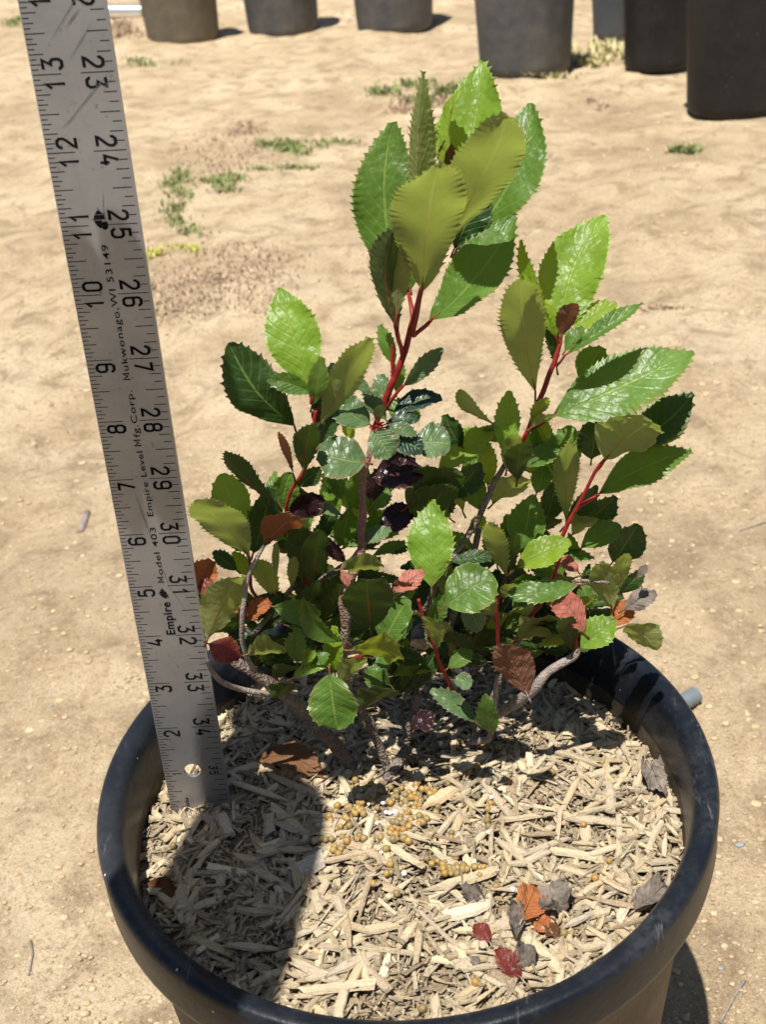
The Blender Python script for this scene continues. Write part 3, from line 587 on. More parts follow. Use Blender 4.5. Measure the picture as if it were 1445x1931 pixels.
shrub = tag(empty('shrub', (-.35, 1.45, -1.35)), 'leafy evergreen shrub with toothed leaves and red shoots growing in the mulch', 'shrub')
LF = [
# main shoot
('g','T',770,556,741,231,104,2.0,dict(bend=.09,k=.35,arch=.05,prof='e',pet=(776,592))),
('o','U',783,500,797,136,44,1.7,dict(k=-.1,prof='l',fold=.7,roll=30,arch=-.02)),
('b','T',862,395,912,117,104,2.2,dict(k=.45,prof='p',bend=-.03,fold=.3,arch=.04)),
('y','T',833,330,866,172,34,2.25,dict(k=.1,prof='l',roll=50)),
('n','U',846,330,842,265,30,2.3,dict(k=0)),
('o','U',846,452,958,219,108,1.6,dict(k=-.8,prof='o',fold=.12,bend=-.04,arch=.03)),
('g','T',862,470,1003,195,94,2.1,dict(k=.35,bend=-.14,prof='e',arch=.06)),
('d','D',858,468,905,345,70,2.0,dict(k=.2,prof='e')),
('o','U',796,548,826,311,124,1.1,dict(k=-.8,prof='o',fold=.1,bend=-.0,arch=.05,pet=(779,634))),
('d','U',753,632,750,427,66,1.2,dict(k=-.3,bend=.12,fold=.5,prof='l',roll=20,pet=(757,668))),
('o','U',748,600,768,438,34,1.15,dict(k=-.3,bend=.05,fold=.3,prof='o',roll=35)),
('g','T',812,603,974,409,88,1.4,dict(k=.2,bend=-.10,prof='p',fold=.2,arch=.05,pet=(781,635))),
('g','T',744,690,716,613,26,1.6,dict(k=.3,pet=(741,708))),
('g','T',775,545,768,470,46,1.9,dict(k=.4,prof='e')),
('s','D',762,728,836,656,30,1.4,dict(bend=.05,fold=.5,pet=(726,770))),
('g','T',748,740,756,680,24,1.9,dict(k=.3)),
# right shoot
('b','T',1056,640,1143,407,106,2.2,dict(k=.55,bend=.07,prof='p',fold=.14,arch=.05)),
('y','T',1048,635,983,452,28,1.9,dict(k=.2,prof='l',roll=45,bend=.03)),
('y','T',1050,640,1028,566,26,1.9,dict(k=.2,prof='l')),
('o','U',1010,738,984,526,76,1.6,dict(k=-.6,prof='o',fold=.14,bend=.02,pet=(1009,775))),
('n','U',1058,636,1085,572,34,1.5,dict(k=-.3,prof='o')),
('y','T',1080,622,1164,572,38,2.1,dict(prof='e')),
('g','T',1066,662,1101,618,28,1.7,dict()),
('g','T',1066,670,1213,573,27,1.5,dict(prof='l',bend=-.05,fold=.8,roll=10,pet=(1050,690))),
('d','D',1050,692,1031,590,22,2.0,dict(prof='l')),
('g','T',1043,786,1309,665,104,1.5,dict(prof='p',bend=-.03,fold=.10,arch=.03,pet=(994,815))),
('g','T',1095,720,1137,655,52,2.3,dict(k=.4)),
('y','U',1002,806,1034,751,22,1.4,dict(prof='l')),
('o','U',1000,808,1047,783,14,1.3,dict(prof='l')),
('d','T',1186,836,1308,742,68,2.2,dict(prof='p',bend=-.1,k=.1)),
('b','T',1200,845,1300,775,36,2.25,dict(prof='l',bend=-.12)),
('o','U',1144,864,1231,796,84,1.4,dict(prof='r',fold=.08,k=-.25,pet=(1122,892))),
('g','T',1131,931,1305,851,62,1.7,dict(prof='p',bend=.03,pet=(1093,955))),
('b','T',956,864,961,736,42,1.6,dict(prof='e',k=.3)),
('o','U',956,885,975,820,30,1.5,dict(prof='e')),
('o','U',932,800,868,733,24,1.7,dict(prof='l',bend=.16,fold=.5)),
('d','D',872,842,839,782,38,2.2,dict(prof='e',bend=.05)),
('b','T',828,888,935,812,54,2.0,dict(prof='p',bend=.06)),
('y','T',921,916,920,835,32,1.7,dict(k=.3)),
('d','U',770,955,874,898,62,1.3,dict(prof='r',k=-.1)),
('d','D',850,938,906,872,46,1.6,dict(prof='e')),
# grey green rosette in the middle
('s','T',697,800,627,752,54,1.2,dict(prof='r',bend=.06)),
('s','T',690,872,600,852,74,.8,dict(prof='r',bend=.08,arch=.07)),
('s','T',703,812,738,862,56,.9,dict(prof='r',k=-.3)),
('s','T',782,834,850,838,62,1.2,dict(prof='r',pet=(716,806))),
('t','T',735,822,797,850,44,1.0,dict(prof='r',pet=(716,806))),
('t','T',744,776,834,752,34,1.5,dict(prof='r',bend=.06,pet=(722,768))),
('t','T',728,800,788,790,26,1.3,dict(prof='e',bend=.06,pet=(712,804))),
('s','T',724,806,786,820,22,1.0,dict(prof='e',bend=.04,pet=(712,804))),
('s','T',722,776,687,732,28,1.5,dict(prof='r',bend=.03)),
('s','T',725,770,718,706,32,1.8,dict(prof='r')),
('s','T',700,746,665,711,18,1.6,dict()),
('s','T',728,792,688,748,28,1.1,dict(prof='e',fold=.5)),
('s','U',712,798,719,764,18,1.0,dict(prof='e')),
('g','T',740,790,756,752,26,1.7,dict()),
('g','T',768,800,790,775,24,1.9,dict()),
('p','T',706,900,798,892,64,1.2,dict(prof='r',bend=.0,arch=.08,crump=.12)),
('p','T',716,1002,780,958,46,1.3,dict(prof='e')),
('p','D',700,945,712,885,34,1.4,dict()),
('s','T',644,971,588,958,18,1.0,dict(bend=-.05)),
('s','T',678,1019,738,998,26,1.0,dict(bend=-.06)),
('y','T',664,832,652,786,20,2.0,dict(k=.2)),
# left shoot
('b','T',583,730,527,543,92,1.3,dict(k=.5,prof='p',fold=.15)),
('d','D',554,800,431,646,88,1.2,dict(prof='e',k=0,bend=.06,fold=.12,pet=(575,870))),
('g','F',590,742,503,714,34,1.0,dict(bend=-.05,arch=.02)),
('o','D',589,764,608,673,32,1.0,dict(prof='e',fold=.3)),
('t','D',600,802,630,684,46,1.5,dict(prof='e')),
('o','U',606,800,698,637,54,1.1,dict(prof='e',k=-.25,fold=.3,bend=-.05)),
('d','T',600,845,640,780,34,1.2,dict(k=0)),
('d','U',572,888,586,800,44,.9,dict(prof='e',fold=.4)),
('n','U',554,897,525,814,14,.9,dict(prof='l')),
('d','U',523,952,426,850,32,.8,dict(prof='l',bend=.12,fold=.6)),
('b','T',461,1000,417,893,64,.9,dict(k=.5,prof='e',pet=(472,1060))),
('o','U',468,1048,366,946,64,.7,dict(k=-.7,prof='e',fold=.1,pet=(473,1075))),
('d','D',478,1042,512,920,58,1.1,dict(prof='e')),
('g','D',524,962,546,890,46,1.4,dict(prof='r')),
('r','U',499,1022,556,974,52,.6,dict(prof='e',crump=.15,bend=-.04,pet=(470,1085))),
('p','D',545,965,609,936,46,1.0,dict(prof='e',crump=.12)),
('d','D',560,916,606,882,30,1.1,dict()),
('b','T',641,968,612,890,28,1.4,dict(k=.3,fold=.4)),
('d','T',447,1076,402,1040,26,1.2,dict()),
('b','T',470,1088,440,1040,28,1.4,dict()),
('d','U',571,1096,565,992,50,.9,dict(prof='e',k=-.2)),
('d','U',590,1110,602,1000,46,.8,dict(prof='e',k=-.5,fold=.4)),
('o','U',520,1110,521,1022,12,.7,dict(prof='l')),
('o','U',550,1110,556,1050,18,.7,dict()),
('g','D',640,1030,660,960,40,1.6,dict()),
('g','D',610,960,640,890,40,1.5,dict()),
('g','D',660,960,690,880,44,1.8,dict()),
# low left
('r','T',374,1106,402,1058,44,.9,dict(prof='r',crump=.15)),
('c','T',378,1120,402,1096,26,.6,dict(crump=.1)),
('o','U',391,1206,456,1088,64,.4,dict(prof='e',k=-.1,fold=.3)),
('r','T',464,1168,508,1132,32,.5,dict(crump=.3)),
('r','T',430,1170,470,1150,30,.9,dict(crump=.3)),
('d','U',398,1196,472,1166,28,.8,dict()),
('c','T',394,1214,452,1242,46,.0,dict(prof='e',crump=.15)),
('o','U',468,1233,540,1224,36,.3,dict(prof='e',bend=-.06)),
('g','F',516,1144,604,1158,42,.6,dict(prof='e',bend=-.0)),
('o','D',654,1210,571,1126,34,.3,dict(prof='l',bend=.14,fold=.5)),
('g','T',560,1248,562,1184,34,.1,dict(k=.2,fold=.5)),
('b','T',551,1279,623,1251,22,.0,dict(prof='e',bend=.08,teeth=14)),
('y','T',572,1256,584,1222,16,.1,dict()),
('y','T',580,1250,594,1226,12,.0,dict()),
('g','T',590,1251,619,1231,24,.1,dict()),
('g','F',622,1272,636,1375,82,-.2,dict(prof='r',fold=.06,k=-.25,D=(-.1,-.6,.75))),
('d','U',551,1290,518,1316,30,.1,dict()),
('d','U',520,1280,552,1256,26,.3,dict()),
('d','U',699,1184,690,1092,90,.1,dict(prof='r',k=-.5,fold=.06)),
('o','U',643,1073,724,1068,32,.4,dict(prof='e',bend=-.04)),
('g','T',722,1218,770,1128,64,.5,dict(prof='e',k=.2)),
('y','U',664,1226,762,1243,42,-.2,dict(prof='e',bend=.12,k=-.1,fold=.1)),
('y','T',632,1266,632,1180,32,.3,dict(k=.2)),
('b','T',814,1106,815,942,77,.3,dict(prof='p',k=.5,fold=.1)),
('k','T',742,1116,799,1078,32,.0,dict(prof='e',crump=.1)),
('n','U',742,1120,776,1100,22,.1,dict()),
('k','T',660,1108,645,1076,14,.2,dict(crump=.2)),
('p','D',655,1062,608,1008,24,.6,dict(prof='l',fold=.5,crump=.1)),
('g','T',842,1142,932,1086,84,.1,dict(prof='r',fold=.08)),
('o','U',954,1086,920,987,38,.4,dict(prof='e',k=-.5,pet=(953,1100))),
('d','U',963,1082,976,1008,23,.6,dict()),
('y','T',974,1070,1077,1021,50,.5,dict(prof='e',k=.1,pet=(955,1088))),
('g','T',984,1042,1006,932,64,1.0,dict(prof='p',k=.3)),
('g','T',1096,1034,1172,991,42,1.3,dict(prof='e')),
('d','D',1156,1060,1204,988,58,1.6,dict(prof='e')),
('g','T',1090,1102,957,1118,38,.4,dict(prof='e',bend=.07)),
('k','T',1101,1192,1034,1120,48,-.1,dict(prof='e',bend=-.1,crump=.08)),
('k','T',1090,1078,1058,1050,24,.8,dict(crump=.3)),
('o','U',1155,1148,1131,1063,50,.4,dict(prof='e',k=-.2)),
('o','U',1168,1112,1183,1044,28,.9,dict()),
('d','D',1165,1120,1214,1072,28,1.0,dict(crump=.1)),
('x','T',1204,1090,1220,1066,14,1.0,dict(crump=.3)),
('r','T',1158,1180,1190,1134,40,.3,dict(prof='e')),
('x','T',1176,1150,1238,1116,34,.3,dict(prof='e',crump=.35)),
('b','T',1096,1222,1160,1168,52,-.2,dict(prof='e')),
('o','U',1180,1180,1241,1226,44,.1,dict(prof='r',k=0,pet=(1150,1188))),
('d','U',1080,1229,1066,1165,36,.1,dict()),
('n','U',996,1312,946,1214,64,-.3,dict(prof='e',crump=.05,k=-.1)),
('g','T',846,1259,892,1228,28,.3,dict()),
('s','T',856,1282,891,1288,28,.1,dict(prof='r')),
('s','T',898,1362,812,1301,32,.2,dict(bend=-.04,crump=.1)),
('g','T',926,1382,914,1309,36,.1,dict(k=-.2)),
('p','T',780,1378,818,1345,36,.5,dict(crump=.1)),
('g','T',994,880,1057,843,34,1.5,dict(prof='e')),
('g','T',1052,902,1078,802,60,2.1,dict(prof='e',k=.3)),
('d','D',1116,866,1122,788,62,2.2,dict(prof='e')),
('d','U',975,905,984,836,46,1.3,dict()),
('o','U',1068,984,1075,832,42,1.4,dict(prof='l',fold=.3)),
('d','D',1066,992,1126,914,34,1.7,dict(prof='l')),
('d','D',1100,988,1160,934,42,2.0,dict(prof='e')),
('o','U',1080,1008,1130,980,28,1.6,dict()),
('o','U',930,950,995,902,44,1.8,dict()),
('d','U',790,1000,846,915,66,1.5,dict(prof='e')),
('y','T',890,1006,914,974,26,1.6,dict()),
('d','T',845,1060,936,1048,24,1.4,dict(prof='l')),
('g','T',700,1050,765,1022,18,1.5,dict(prof='l')),
('t','T',926,1086,1019,1104,22,1.4,dict(prof='l')),
('g','D',812,1180,832,1120,30,.4,dict(fold=.5)),
('o','U',790,1160,826,1222,26,.0,dict(prof='l',bend=.1)),
('g','T',735,1260,715,1230,28,.4,dict()),
('g','T',715,1300,700,1255,36,.5,dict()),
('o','U',640,1290,690,1240,30,.0,dict(k=-.2)),
('d','U',688,1336,738,1300,44,.1,dict()),
('d','D',1030,985,1052,900,44,1.7,dict(prof='e')),
('g','T',1012,930,1030,880,34,1.9,dict()),
('g','D',905,960,880,880,42,1.9,dict()),
('g','T',700,960,735,920,40,1.9,dict(k=.3)),
('g','T',1062,1180,1040,1130,36,.7,dict()),
('g','T',965,1190,1000,1165,26,.8,dict()),
('g','T',968,1150,990,1128,22,.8,dict()),
('s','T',870,1120,905,1190,40,.7,dict(k=0)),
('o','U',930,1165,905,1115,32,.3,dict()),
('o','U',950,1130,966,1100,22,.4,dict()),
('g','T',1110,1150,1100,1100,28,.7,dict()),
('y','U',1088,1150,1126,1130,20,.6,dict()),
]
def mk(i, row):
    kd, face, bx, by, tx, ty, wpx, Y, o = row; o = dict(o)
    if bx > 880 and 960 < by < 1245 and i < 900 and bx < 1190: Y += .8
    Lp = math.hypot(tx-bx, ty-by); b3 = P(bx, by, Y); t0 = P(tx, ty, Y); L = (t0-b3).length
    vy = (by-ty)/Lp
    k = o.pop('k', .5*vy if face == 'T' else (-.6*vy if face == 'U' else .1*vy))
    t3 = P(tx, ty, Y+k*L)
    pet = o.pop('pet', None)
    if pet: o['pet'] = P(pet[0], pet[1], Y+.1)
    if 'D' in o: o['D'] = Vector(o['D'])
    if 'bend' in o: o['bend'] = o['bend']
    return leaf_geo(b3, t3, wpx, face, seed=i, **o), kd, b3
area = sorted(range(len(LF)), key=lambda i: -LF[i][6]*math.hypot(LF[i][4]-LF[i][2], LF[i][5]-LF[i][3]))
solo = set(area[:98])
SL = {'r': 'rust orange dying leaf', 'k': 'pinkish red dying leaf', 'n': 'brown withered leaf', 'c': 'crimson leaf', 'p': 'dark purple leaf', 'x': 'grey dead curled leaf'}
mats_s = list(LM.values())+[M_PET]; mk_i = {k: i for i, k in enumerate(LM)}
SV, SF, SU, SM = [], [], [], []
def add_small(geo, kd):
    (vs_, fs, uv, mi) = geo; o = len(SV); SV.extend(vs_); SU.extend(uv)
    SF.extend(tuple(o+k for k in f) for f in fs); SM.extend(mk_i[kd] if q == 0 else len(mats_s)-1 for q in mi)
for i, row in enumerate(LF):
    geo, kd, b3 = mk(i, row)
    if i in solo:
        o = mesh('leaf', geo[0], geo[1], [LM[kd], M_TWIG if kd in 'xn' else M_PET if i > 45 else M_RED], parent=shrub, uv=geo[2], midx=geo[3], org=b3)
        if kd in SL: o['label'] = SL[kd]
    else: add_small(geo, kd)
# the dim inside of the crown: many small leaves, mostly in the shade-darkened green
g = random.Random(5)
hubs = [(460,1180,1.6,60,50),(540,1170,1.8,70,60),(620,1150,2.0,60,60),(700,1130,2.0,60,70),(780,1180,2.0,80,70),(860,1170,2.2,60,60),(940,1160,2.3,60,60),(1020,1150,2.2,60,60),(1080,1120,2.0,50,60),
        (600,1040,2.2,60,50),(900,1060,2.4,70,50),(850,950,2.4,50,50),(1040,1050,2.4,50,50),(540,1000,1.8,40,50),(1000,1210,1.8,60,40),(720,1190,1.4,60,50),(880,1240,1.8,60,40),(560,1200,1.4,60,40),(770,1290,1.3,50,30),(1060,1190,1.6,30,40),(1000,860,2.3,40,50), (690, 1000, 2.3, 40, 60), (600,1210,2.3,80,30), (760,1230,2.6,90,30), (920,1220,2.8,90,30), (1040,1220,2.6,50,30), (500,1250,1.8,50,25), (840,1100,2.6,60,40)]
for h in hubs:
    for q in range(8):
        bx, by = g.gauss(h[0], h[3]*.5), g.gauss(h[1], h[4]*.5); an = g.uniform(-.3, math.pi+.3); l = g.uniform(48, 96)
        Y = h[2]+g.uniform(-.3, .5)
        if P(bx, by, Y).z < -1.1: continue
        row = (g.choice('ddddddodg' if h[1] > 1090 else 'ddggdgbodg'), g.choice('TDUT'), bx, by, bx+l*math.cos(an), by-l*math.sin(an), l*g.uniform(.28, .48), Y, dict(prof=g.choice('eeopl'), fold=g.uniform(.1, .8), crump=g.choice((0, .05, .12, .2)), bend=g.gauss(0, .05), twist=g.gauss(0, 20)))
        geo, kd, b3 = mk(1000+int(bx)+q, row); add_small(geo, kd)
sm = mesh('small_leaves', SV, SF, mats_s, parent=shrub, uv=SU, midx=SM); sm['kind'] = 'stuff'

def crom(pts, rad, n=8):
    out, rr = [], []
    for i in range(len(pts)-1):
        p0, p1, p2, p3 = pts[max(i-1, 0)], pts[i], pts[i+1], pts[min(i+2, len(pts)-1)]
        for k in range(n):
            t = k/n; out.append(.5*((2*p1)+(p2-p0)*t+(2*p0-5*p1+4*p2-p3)*t*t+(3*p1-p0-3*p2+p3)*t**3)); rr.append(rad[i]*(1-t)+rad[i+1]*t)
    return out+[pts[-1]], rr+[rad[-1]]
ST = [ # (material, [(px,py,Y,radius px)...])
 (M_BARK, [(668,1462,1.2,13),(654,1432,1.25,13),(625,1395,1.2,13),(592,1363,1.1,14),(537,1311,.9,13),(488,1273,.75,12),(447,1249,.7,10),(418,1228,.8,8)]),
 (M_BARK, [(733,1470,1.1,11),(728,1440,1.15,9),(699,1367,1.1,8),(675,1332,1.1,8),(655,1290,1.0,8),(648,1230,.8,9),(654,1166,.7,9),(645,1133,.7,8)]),
 (M_BARK, [(722,1512,.75,11),(728,1480,.85,12),(738,1455,1.0,12),(755,1428,1.2,11),(771,1410,1.35,11)]),
 (M_PINK, [(652,1180,.7,8),(646,1130,.7,8),(660,1100,.8,8),(679,1060,.9,8),(682,1000,1.0,8),(684,935,1.1,7),(692,866,1.15,6),(706,812,1.2,5),(712,800,1.2,4)]),
 (M_TWIG, [(486,1275,.75,6),(461,1225,.5,5),(457,1166,.4,5),(468,1086,.5,4.5),(486,1050,.55,4),(499,1028,.6,3)]),
 (M_TWIG, [(392,1246,.2,5),(405,1272,.25,5),(436,1294,.4,5.5),(502,1308,.7,5.5),(560,1305,1.0,5)]),
 (M_TWIG, [(905,1360,1.6,8),(956,1336,1.2,10),(1005,1301,.8,11),(1033,1267,.8,8),(1081,1239,.85,8),(1092,1222,.85,5)]),
 (M_TWIG, [(884,1399,1.6,6),(912,1396,1.4,7),(925,1388,1.3,6),(932,1346,.9,5),(935,1300,.6,5),(938,1273,.5,3)]),
 (M_RED, [(790,1130,.8,4),(800,1170,.8,4.5),(815,1204,.8,5),(832,1256,.9,5),(860,1312,1.1,5),(890,1360,1.4,5)]),
 (M_RED, [(940,1240,1.5,4),(939,1184,1.4,5),(937,1142,1.3,5),(953,1092,1.3,4)]),
 (M_BARK, [(800,1150,1.2,6),(849,1056,1.5,6),(894,993,1.6,6),(936,907,1.6,6),(958,868,1.6,4)]),
 (M_RED, [(958,880,1.6,4),(975,850,1.6,5),(994,815,1.5,5),(1010,773,1.6,6),(1034,715,1.7,6),(1054,654,1.8,5),(1058,636,1.9,4)]),
 (M_RED, [(1050,1060,1.5,4),(1064,1004,1.5,5),(1091,952,1.5,4),(1122,892,1.45,4),(1144,864,1.4,4)]),
 (M_RED, [(1075,982,1.5,4),(1093,955,1.55,4.5),(1131,933,1.7,3.5)]),
 (M_RED, [(706,806,1.3,5),(722,766,1.5,8),(740,722,1.5,8),(762,669,1.5,7),(779,606,1.5,7),(793,551,1.2,6),(797,530,1.15,4)]),
 (M_RED, [(779,634,1.5,5),(800,618,1.45,5),(814,603,1.4,4)]),
 (M_RED, [(779,606,1.5,5),(775,575,1.7,5),(770,550,2.0,4)]),
 (M_RED, [(762,672,1.5,5),(752,640,1.35,5),(744,612,1.2,4)]),
 (M_RED, [(741,712,1.5,4),(740,680,1.5,4.5),(741,650,1.5,3)]),
 (M_RED, [(726,772,1.5,5),(742,750,1.45,4),(764,726,1.4,3)]),
 (M_RED, [(595,775,1.0,4),(590,820,1.0,4),(575,883,1.0,5),(548,930,1.0,4),(540,980,1.1,4),(560,1060,1.3,5),(590,1110,1.5,5)]),
 (M_BARK, [(585,1110,1.5,5),(625,1080,1.5,5),(660,1055,1.4,5),(682,1030,1.2,4)]),
 (M_RED, [(469,1046,.8,3),(472,1075,.85,4),(475,1110,1.0,4),(500,1150,1.2,4)]),
 (M_RED, [(587,762,1.0,4),(588,745,1.0,4),(584,728,1.2,3)]),
 (M_RED, [(596,800,1.1,4),(590,780,1.1,4),(606,770,1.1,3)]),
 (M_BARK, [(475,1200,1.3,5),(540,1120,1.5,5),(570,1095,1.5,4)]),
 (M_RED, [(1000,1165,1.2,4),(1040,1100,1.4,4),(1064,1020,1.5,4)]),
 (M_RED, [(1096,1200,1.0,4),(1125,1190,1.0,4),(1150,1184,1.0,3)]),
 (M_RED, [(1088,1232,.85,4),(1086,1205,.9,4),(1102,1190,.9,3)]),
 (M_RED, [(672,1240,.5,5),(690,1235,.4,4),(705,1238,.3,3)]),
 (M_BARK, [(900,1380,1.6,5),(960,1250,1.8,6),(1000,1165,1.6,5),(1080,1100,1.5,4),(1150,1100,1.0,3)]),
 (M_BARK, [(760,1440,1.5,8),(790,1300,1.8,8),(850,1180,1.9,7),(905,1000,1.9,6)]),
]
for m_, pts in ST:
    p3 = [P(a, b, Y) for a, b, Y, r in pts]; rr = [r*(.85 if m_ is M_RED else 1)*depth(p)/FPX for p, (_, _, _, r) in zip(p3, pts)]
    q, r2 = crom(p3, rr)
    q = [v+Vector((noise.noise(v*3), noise.noise(v*3+Vector((9, 0, 0))), noise.noise(v*3+Vector((0, 9, 0)))))*(.035 if m_ in (M_BARK, M_PINK) else .012) for v in q]
    if m_ is M_BARK: r2 = [r*(1+.18*noise.noise(v*6)) for r, v in zip(r2, q)]
    vs_, fs = tubemesh(q, r2, 12); mesh('branch', vs_, fs, m_, parent=shrub)
# tiny red bud scales at the heart of the rosette
vs_, fs = [], []
for q in range(9):
    c = P(712+g.uniform(-8, 10), 803+g.uniform(-8, 8), 1.0); d = Vector((g.uniform(-1, 1), g.uniform(-1, 0), g.uniform(0, 1))).normalized()*.16
    a, f = tubemesh([c, c+d*.5, c+d], [.022, .02, .003], 5); o = len(vs_); vs_ += a; fs += [tuple(o+k for k in x) for x in f]
mesh('bud', vs_, fs, M_RED, parent=shrub)

# ------------------------------------------------------------------ fallen leaves on the mulch
def fallen(kd, bx, by, tx, ty, wpx, label, h=.14, h2=.14, **o):
    b3, t3 = mp3(bx, by), mp3(tx, ty); b3.z += h; t3.z += h2
    kd2 = o.pop('kd2', None); seed = int(bx+by)
    vs_, fs, uv, mi = leaf_geo(b3, t3, wpx, 'T', seed=seed, D=Vector((o.pop('dx', -.1), o.pop('dy', -.3), .9)), **o)
    return tag(mesh('fallen_leaf', vs_, fs, [LM[kd], M_TWIG], uv=uv, midx=mi, org=b3), label, 'fallen leaf', 'dead leaves lying on the mulch')
fallen('n', 484, 1446, 618, 1478, 44, 'long rust red fallen leaf in shade behind the ruler foot', .2, .15, bend=.10, prof='p', fold=.5, arch=.08, teeth=6)
fallen('n', 276, 1676, 334, 1690, 38, 'dark reddish brown fallen leaf at the left wall of the pot', .1, .1, prof='e', crump=.2)
fallen('r', 986, 1756, 1012, 1692, 56, 'bright orange fallen leaf among grey dead ones on the right', .3, .25, prof='e', fold=.3, dy=-1.2, crump=.12)
fallen('r', 1040, 1768, 1010, 1742, 32, 'small orange leaf tucked under the bright orange leaf', .15, .12, crump=.2)
fallen('c', 984, 1852, 938, 1808, 36, 'red fallen leaf lowest of the dead leaves near the front rim', .1, .25, crump=.2)
fallen('c', 925, 1788, 898, 1756, 30, 'small red leaf left of the dead leaf heap', .14, .2, crump=.2)
fallen('x', 1020, 1738, 1066, 1680, 54, 'grey crumpled leaf behind the bright orange leaf', .2, .25, crump=.95, fold=.6)
fallen('x', 1196, 1728, 1258, 1694, 50, 'broad grey brown dead leaf against the right wall of the pot', .15, .3, prof='r', crump=.7, fold=.3)
fallen('x', 915, 1700, 872, 1690, 30, 'dark grey curled leaf above the pale thick chip', .12, .15, crump=.95, fold=.6)
fallen('x', 975, 1785, 978, 1725, 26, 'dark upright curled leaf touching the orange leaf', .12, .3, crump=1.1, fold=.7)
fallen('x', 965, 1830, 1012, 1808, 38, 'grey shrivelled leaf below the orange leaf', .12, .2, crump=1.1, fold=.7)
fallen('x', 1215, 1455, 1252, 1512, 36, 'dark grey shrivelled leaf at the upper right wall of the pot', .2, .2, crump=1.1, fold=.7)
fallen('x', 890, 1812, 905, 1824, 14, 'tiny dark leaf scrap near the front rim', .1, .1, crump=.3)
fallen('n', 1030, 1775, 1052, 1758, 24, 'brown leaf scrap right of the orange leaf', .12, .2, crump=.5)

# ------------------------------------------------------------------ the ruler
RX = Vector((0.99958593, 0.00839358, -0.02752301)); RU = Vector((0.02726907, 0.02900041, 0.99920737)); RN = RX.cross(RU)
RB = Vector((-3.86361887, 0.39802467, -1.3)); RW = 1.125
ruler = tag(empty('ruler', RB), 'long aluminium ruler with black inch marks standing in the mulch left of the shrub', 'ruler')
def rp(x, s, n=0): return tuple(RB+RX*x+RU*s+RN*n)
def rmesh(name, pts, fs, m, n, smooth=False):
    return mesh(name, [rp(x, s, n) for x, s in pts], fs, m, parent=ruler, smooth=smooth)
bm = bmesh.new()
outer = [bm.verts.new((x, s, 0)) for x, s in ((-RW/2, -.05), (RW/2, -.05), (RW/2, 36), (-RW/2, 36))]
hx, hs, hr = -.03, .985, .158
hole = [bm.verts.new((hx+hr*math.cos(i/32*6.28319), hs+hr*math.sin(i/32*6.28319), 0)) for i in range(32)]
ed = [bm.edges.new((outer[i], outer[(i+1) % 4])) for i in range(4)]+[bm.edges.new((hole[i], hole[(i+1) % 32])) for i in range(32)]
bmesh.ops.triangle_fill(bm, use_beauty=True, edges=ed, normal=(0, 0, 1))
bm.verts.index_update(); pv = [(v.co.x, v.co.y) for v in bm.verts]; pf = [tuple(v.index for v in f.verts) for f in bm.faces]; n0 = len(pv)
ring = [tuple(v.index for v in e.verts) for e in bm.edges if len(e.link_faces) == 1]; bm.free()
vs_ = [rp(x, s, .0) for x, s in pv]+[rp(x, s, -.055) for x, s in pv]
fs = pf+[tuple(n0+k for k in reversed(f)) for f in pf]+[(a, b, n0+b, n0+a) for a, b in ring]
plate = mesh('plate', vs_, fs, M_ALU, parent=ruler, smooth=False)
bm = bmesh.new(); bm.from_mesh(plate.data); bmesh.ops.recalc_face_normals(bm, faces=bm.faces); bm.to_mesh(plate.data); bm.free()
# tick marks
tv, tf = [], []
def quad(x0, s0, x1, s1):
    b = len(tv); tv.extend([(x0, s0), (x1, s0), (x1, s1), (x0, s1)]); tf.append((b, b+1, b+2, b+3))
for i in range(1, 16*36):
    s = i/16; L = .39 if i % 16 == 0 else .27 if i % 8 == 0 else .20 if i % 4 == 0 else .145 if i % 2 == 0 else .10
    if s < 1.1 and i % 16 == 0: L = .26
    quad(-RW/2+.012, s-.0055, -RW/2+L, s+.0055)
for i in range(1, 8*36):
    s = i/8; L = .44 if i % 8 == 0 else .27 if i % 4 == 0 else .18 if i % 2 == 0 else .12
    if s < 1.1 and i % 8 == 0: L = .2
    quad(RW/2-.04-L, s-.0055, RW/2-.04, s+.0055)
rmesh('tick_marks', tv, tf, M_INK, .0025)
DG = {'0': [[(.0, .15), (.15, 0), (.45, 0), (.6, .15), (.6, .85), (.45, 1), (.15, 1), (0, .85), (0, .15)]],
 '1': [[(.05, .72), (.32, 1), (.32, 0)]], '2': [[(0, .74), (0, .86), (.14, 1), (.46, 1), (.6, .86), (.6, .66), (.5, .52), (.06, .12), (0, 0), (.62, 0)]],
 '3': [[(0, 1), (.58, 1), (.26, .58), (.45, .58), (.6, .44), (.6, .14), (.46, 0), (.14, 0), (0, .14), (0, .2)]], '4': [[(.3, 1), (.0, .28), (.64, .28)], [(.46, .5), (.46, 0)]],
 '5': [[(.56, 1), (.06, 1), (.03, .54), (.2, .62), (.46, .62), (.6, .48), (.6, .14), (.46, 0), (.14, 0), (0, .14), (0, .2)]],
 '6': [[(.6, .8), (.6, .88), (.46, 1), (.14, 1), (0, .86), (0, .14), (.14, 0), (.46, 0), (.6, .14), (.6, .44), (.46, .57), (.02, .57)]],
 '7': [[(0, 1), (.6, 1), (.2, 0)]],
 '8': [[(.14, .54), (.02, .66), (.02, .87), (.15, 1), (.45, 1), (.58, .87), (.58, .66), (.46, .54), (.14, .54), (0, .41), (0, .14), (.14, 0), (.46, 0), (.6, .14), (.6, .41), (.46, .54)]],
 '9': [[(0, .2), (0, .12), (.14, 0), (.46, 0), (.6, .14), (.6, .86), (.46, 1), (.14, 1), (0, .86), (0, .56), (.14, .43), (.58, .43)]]}
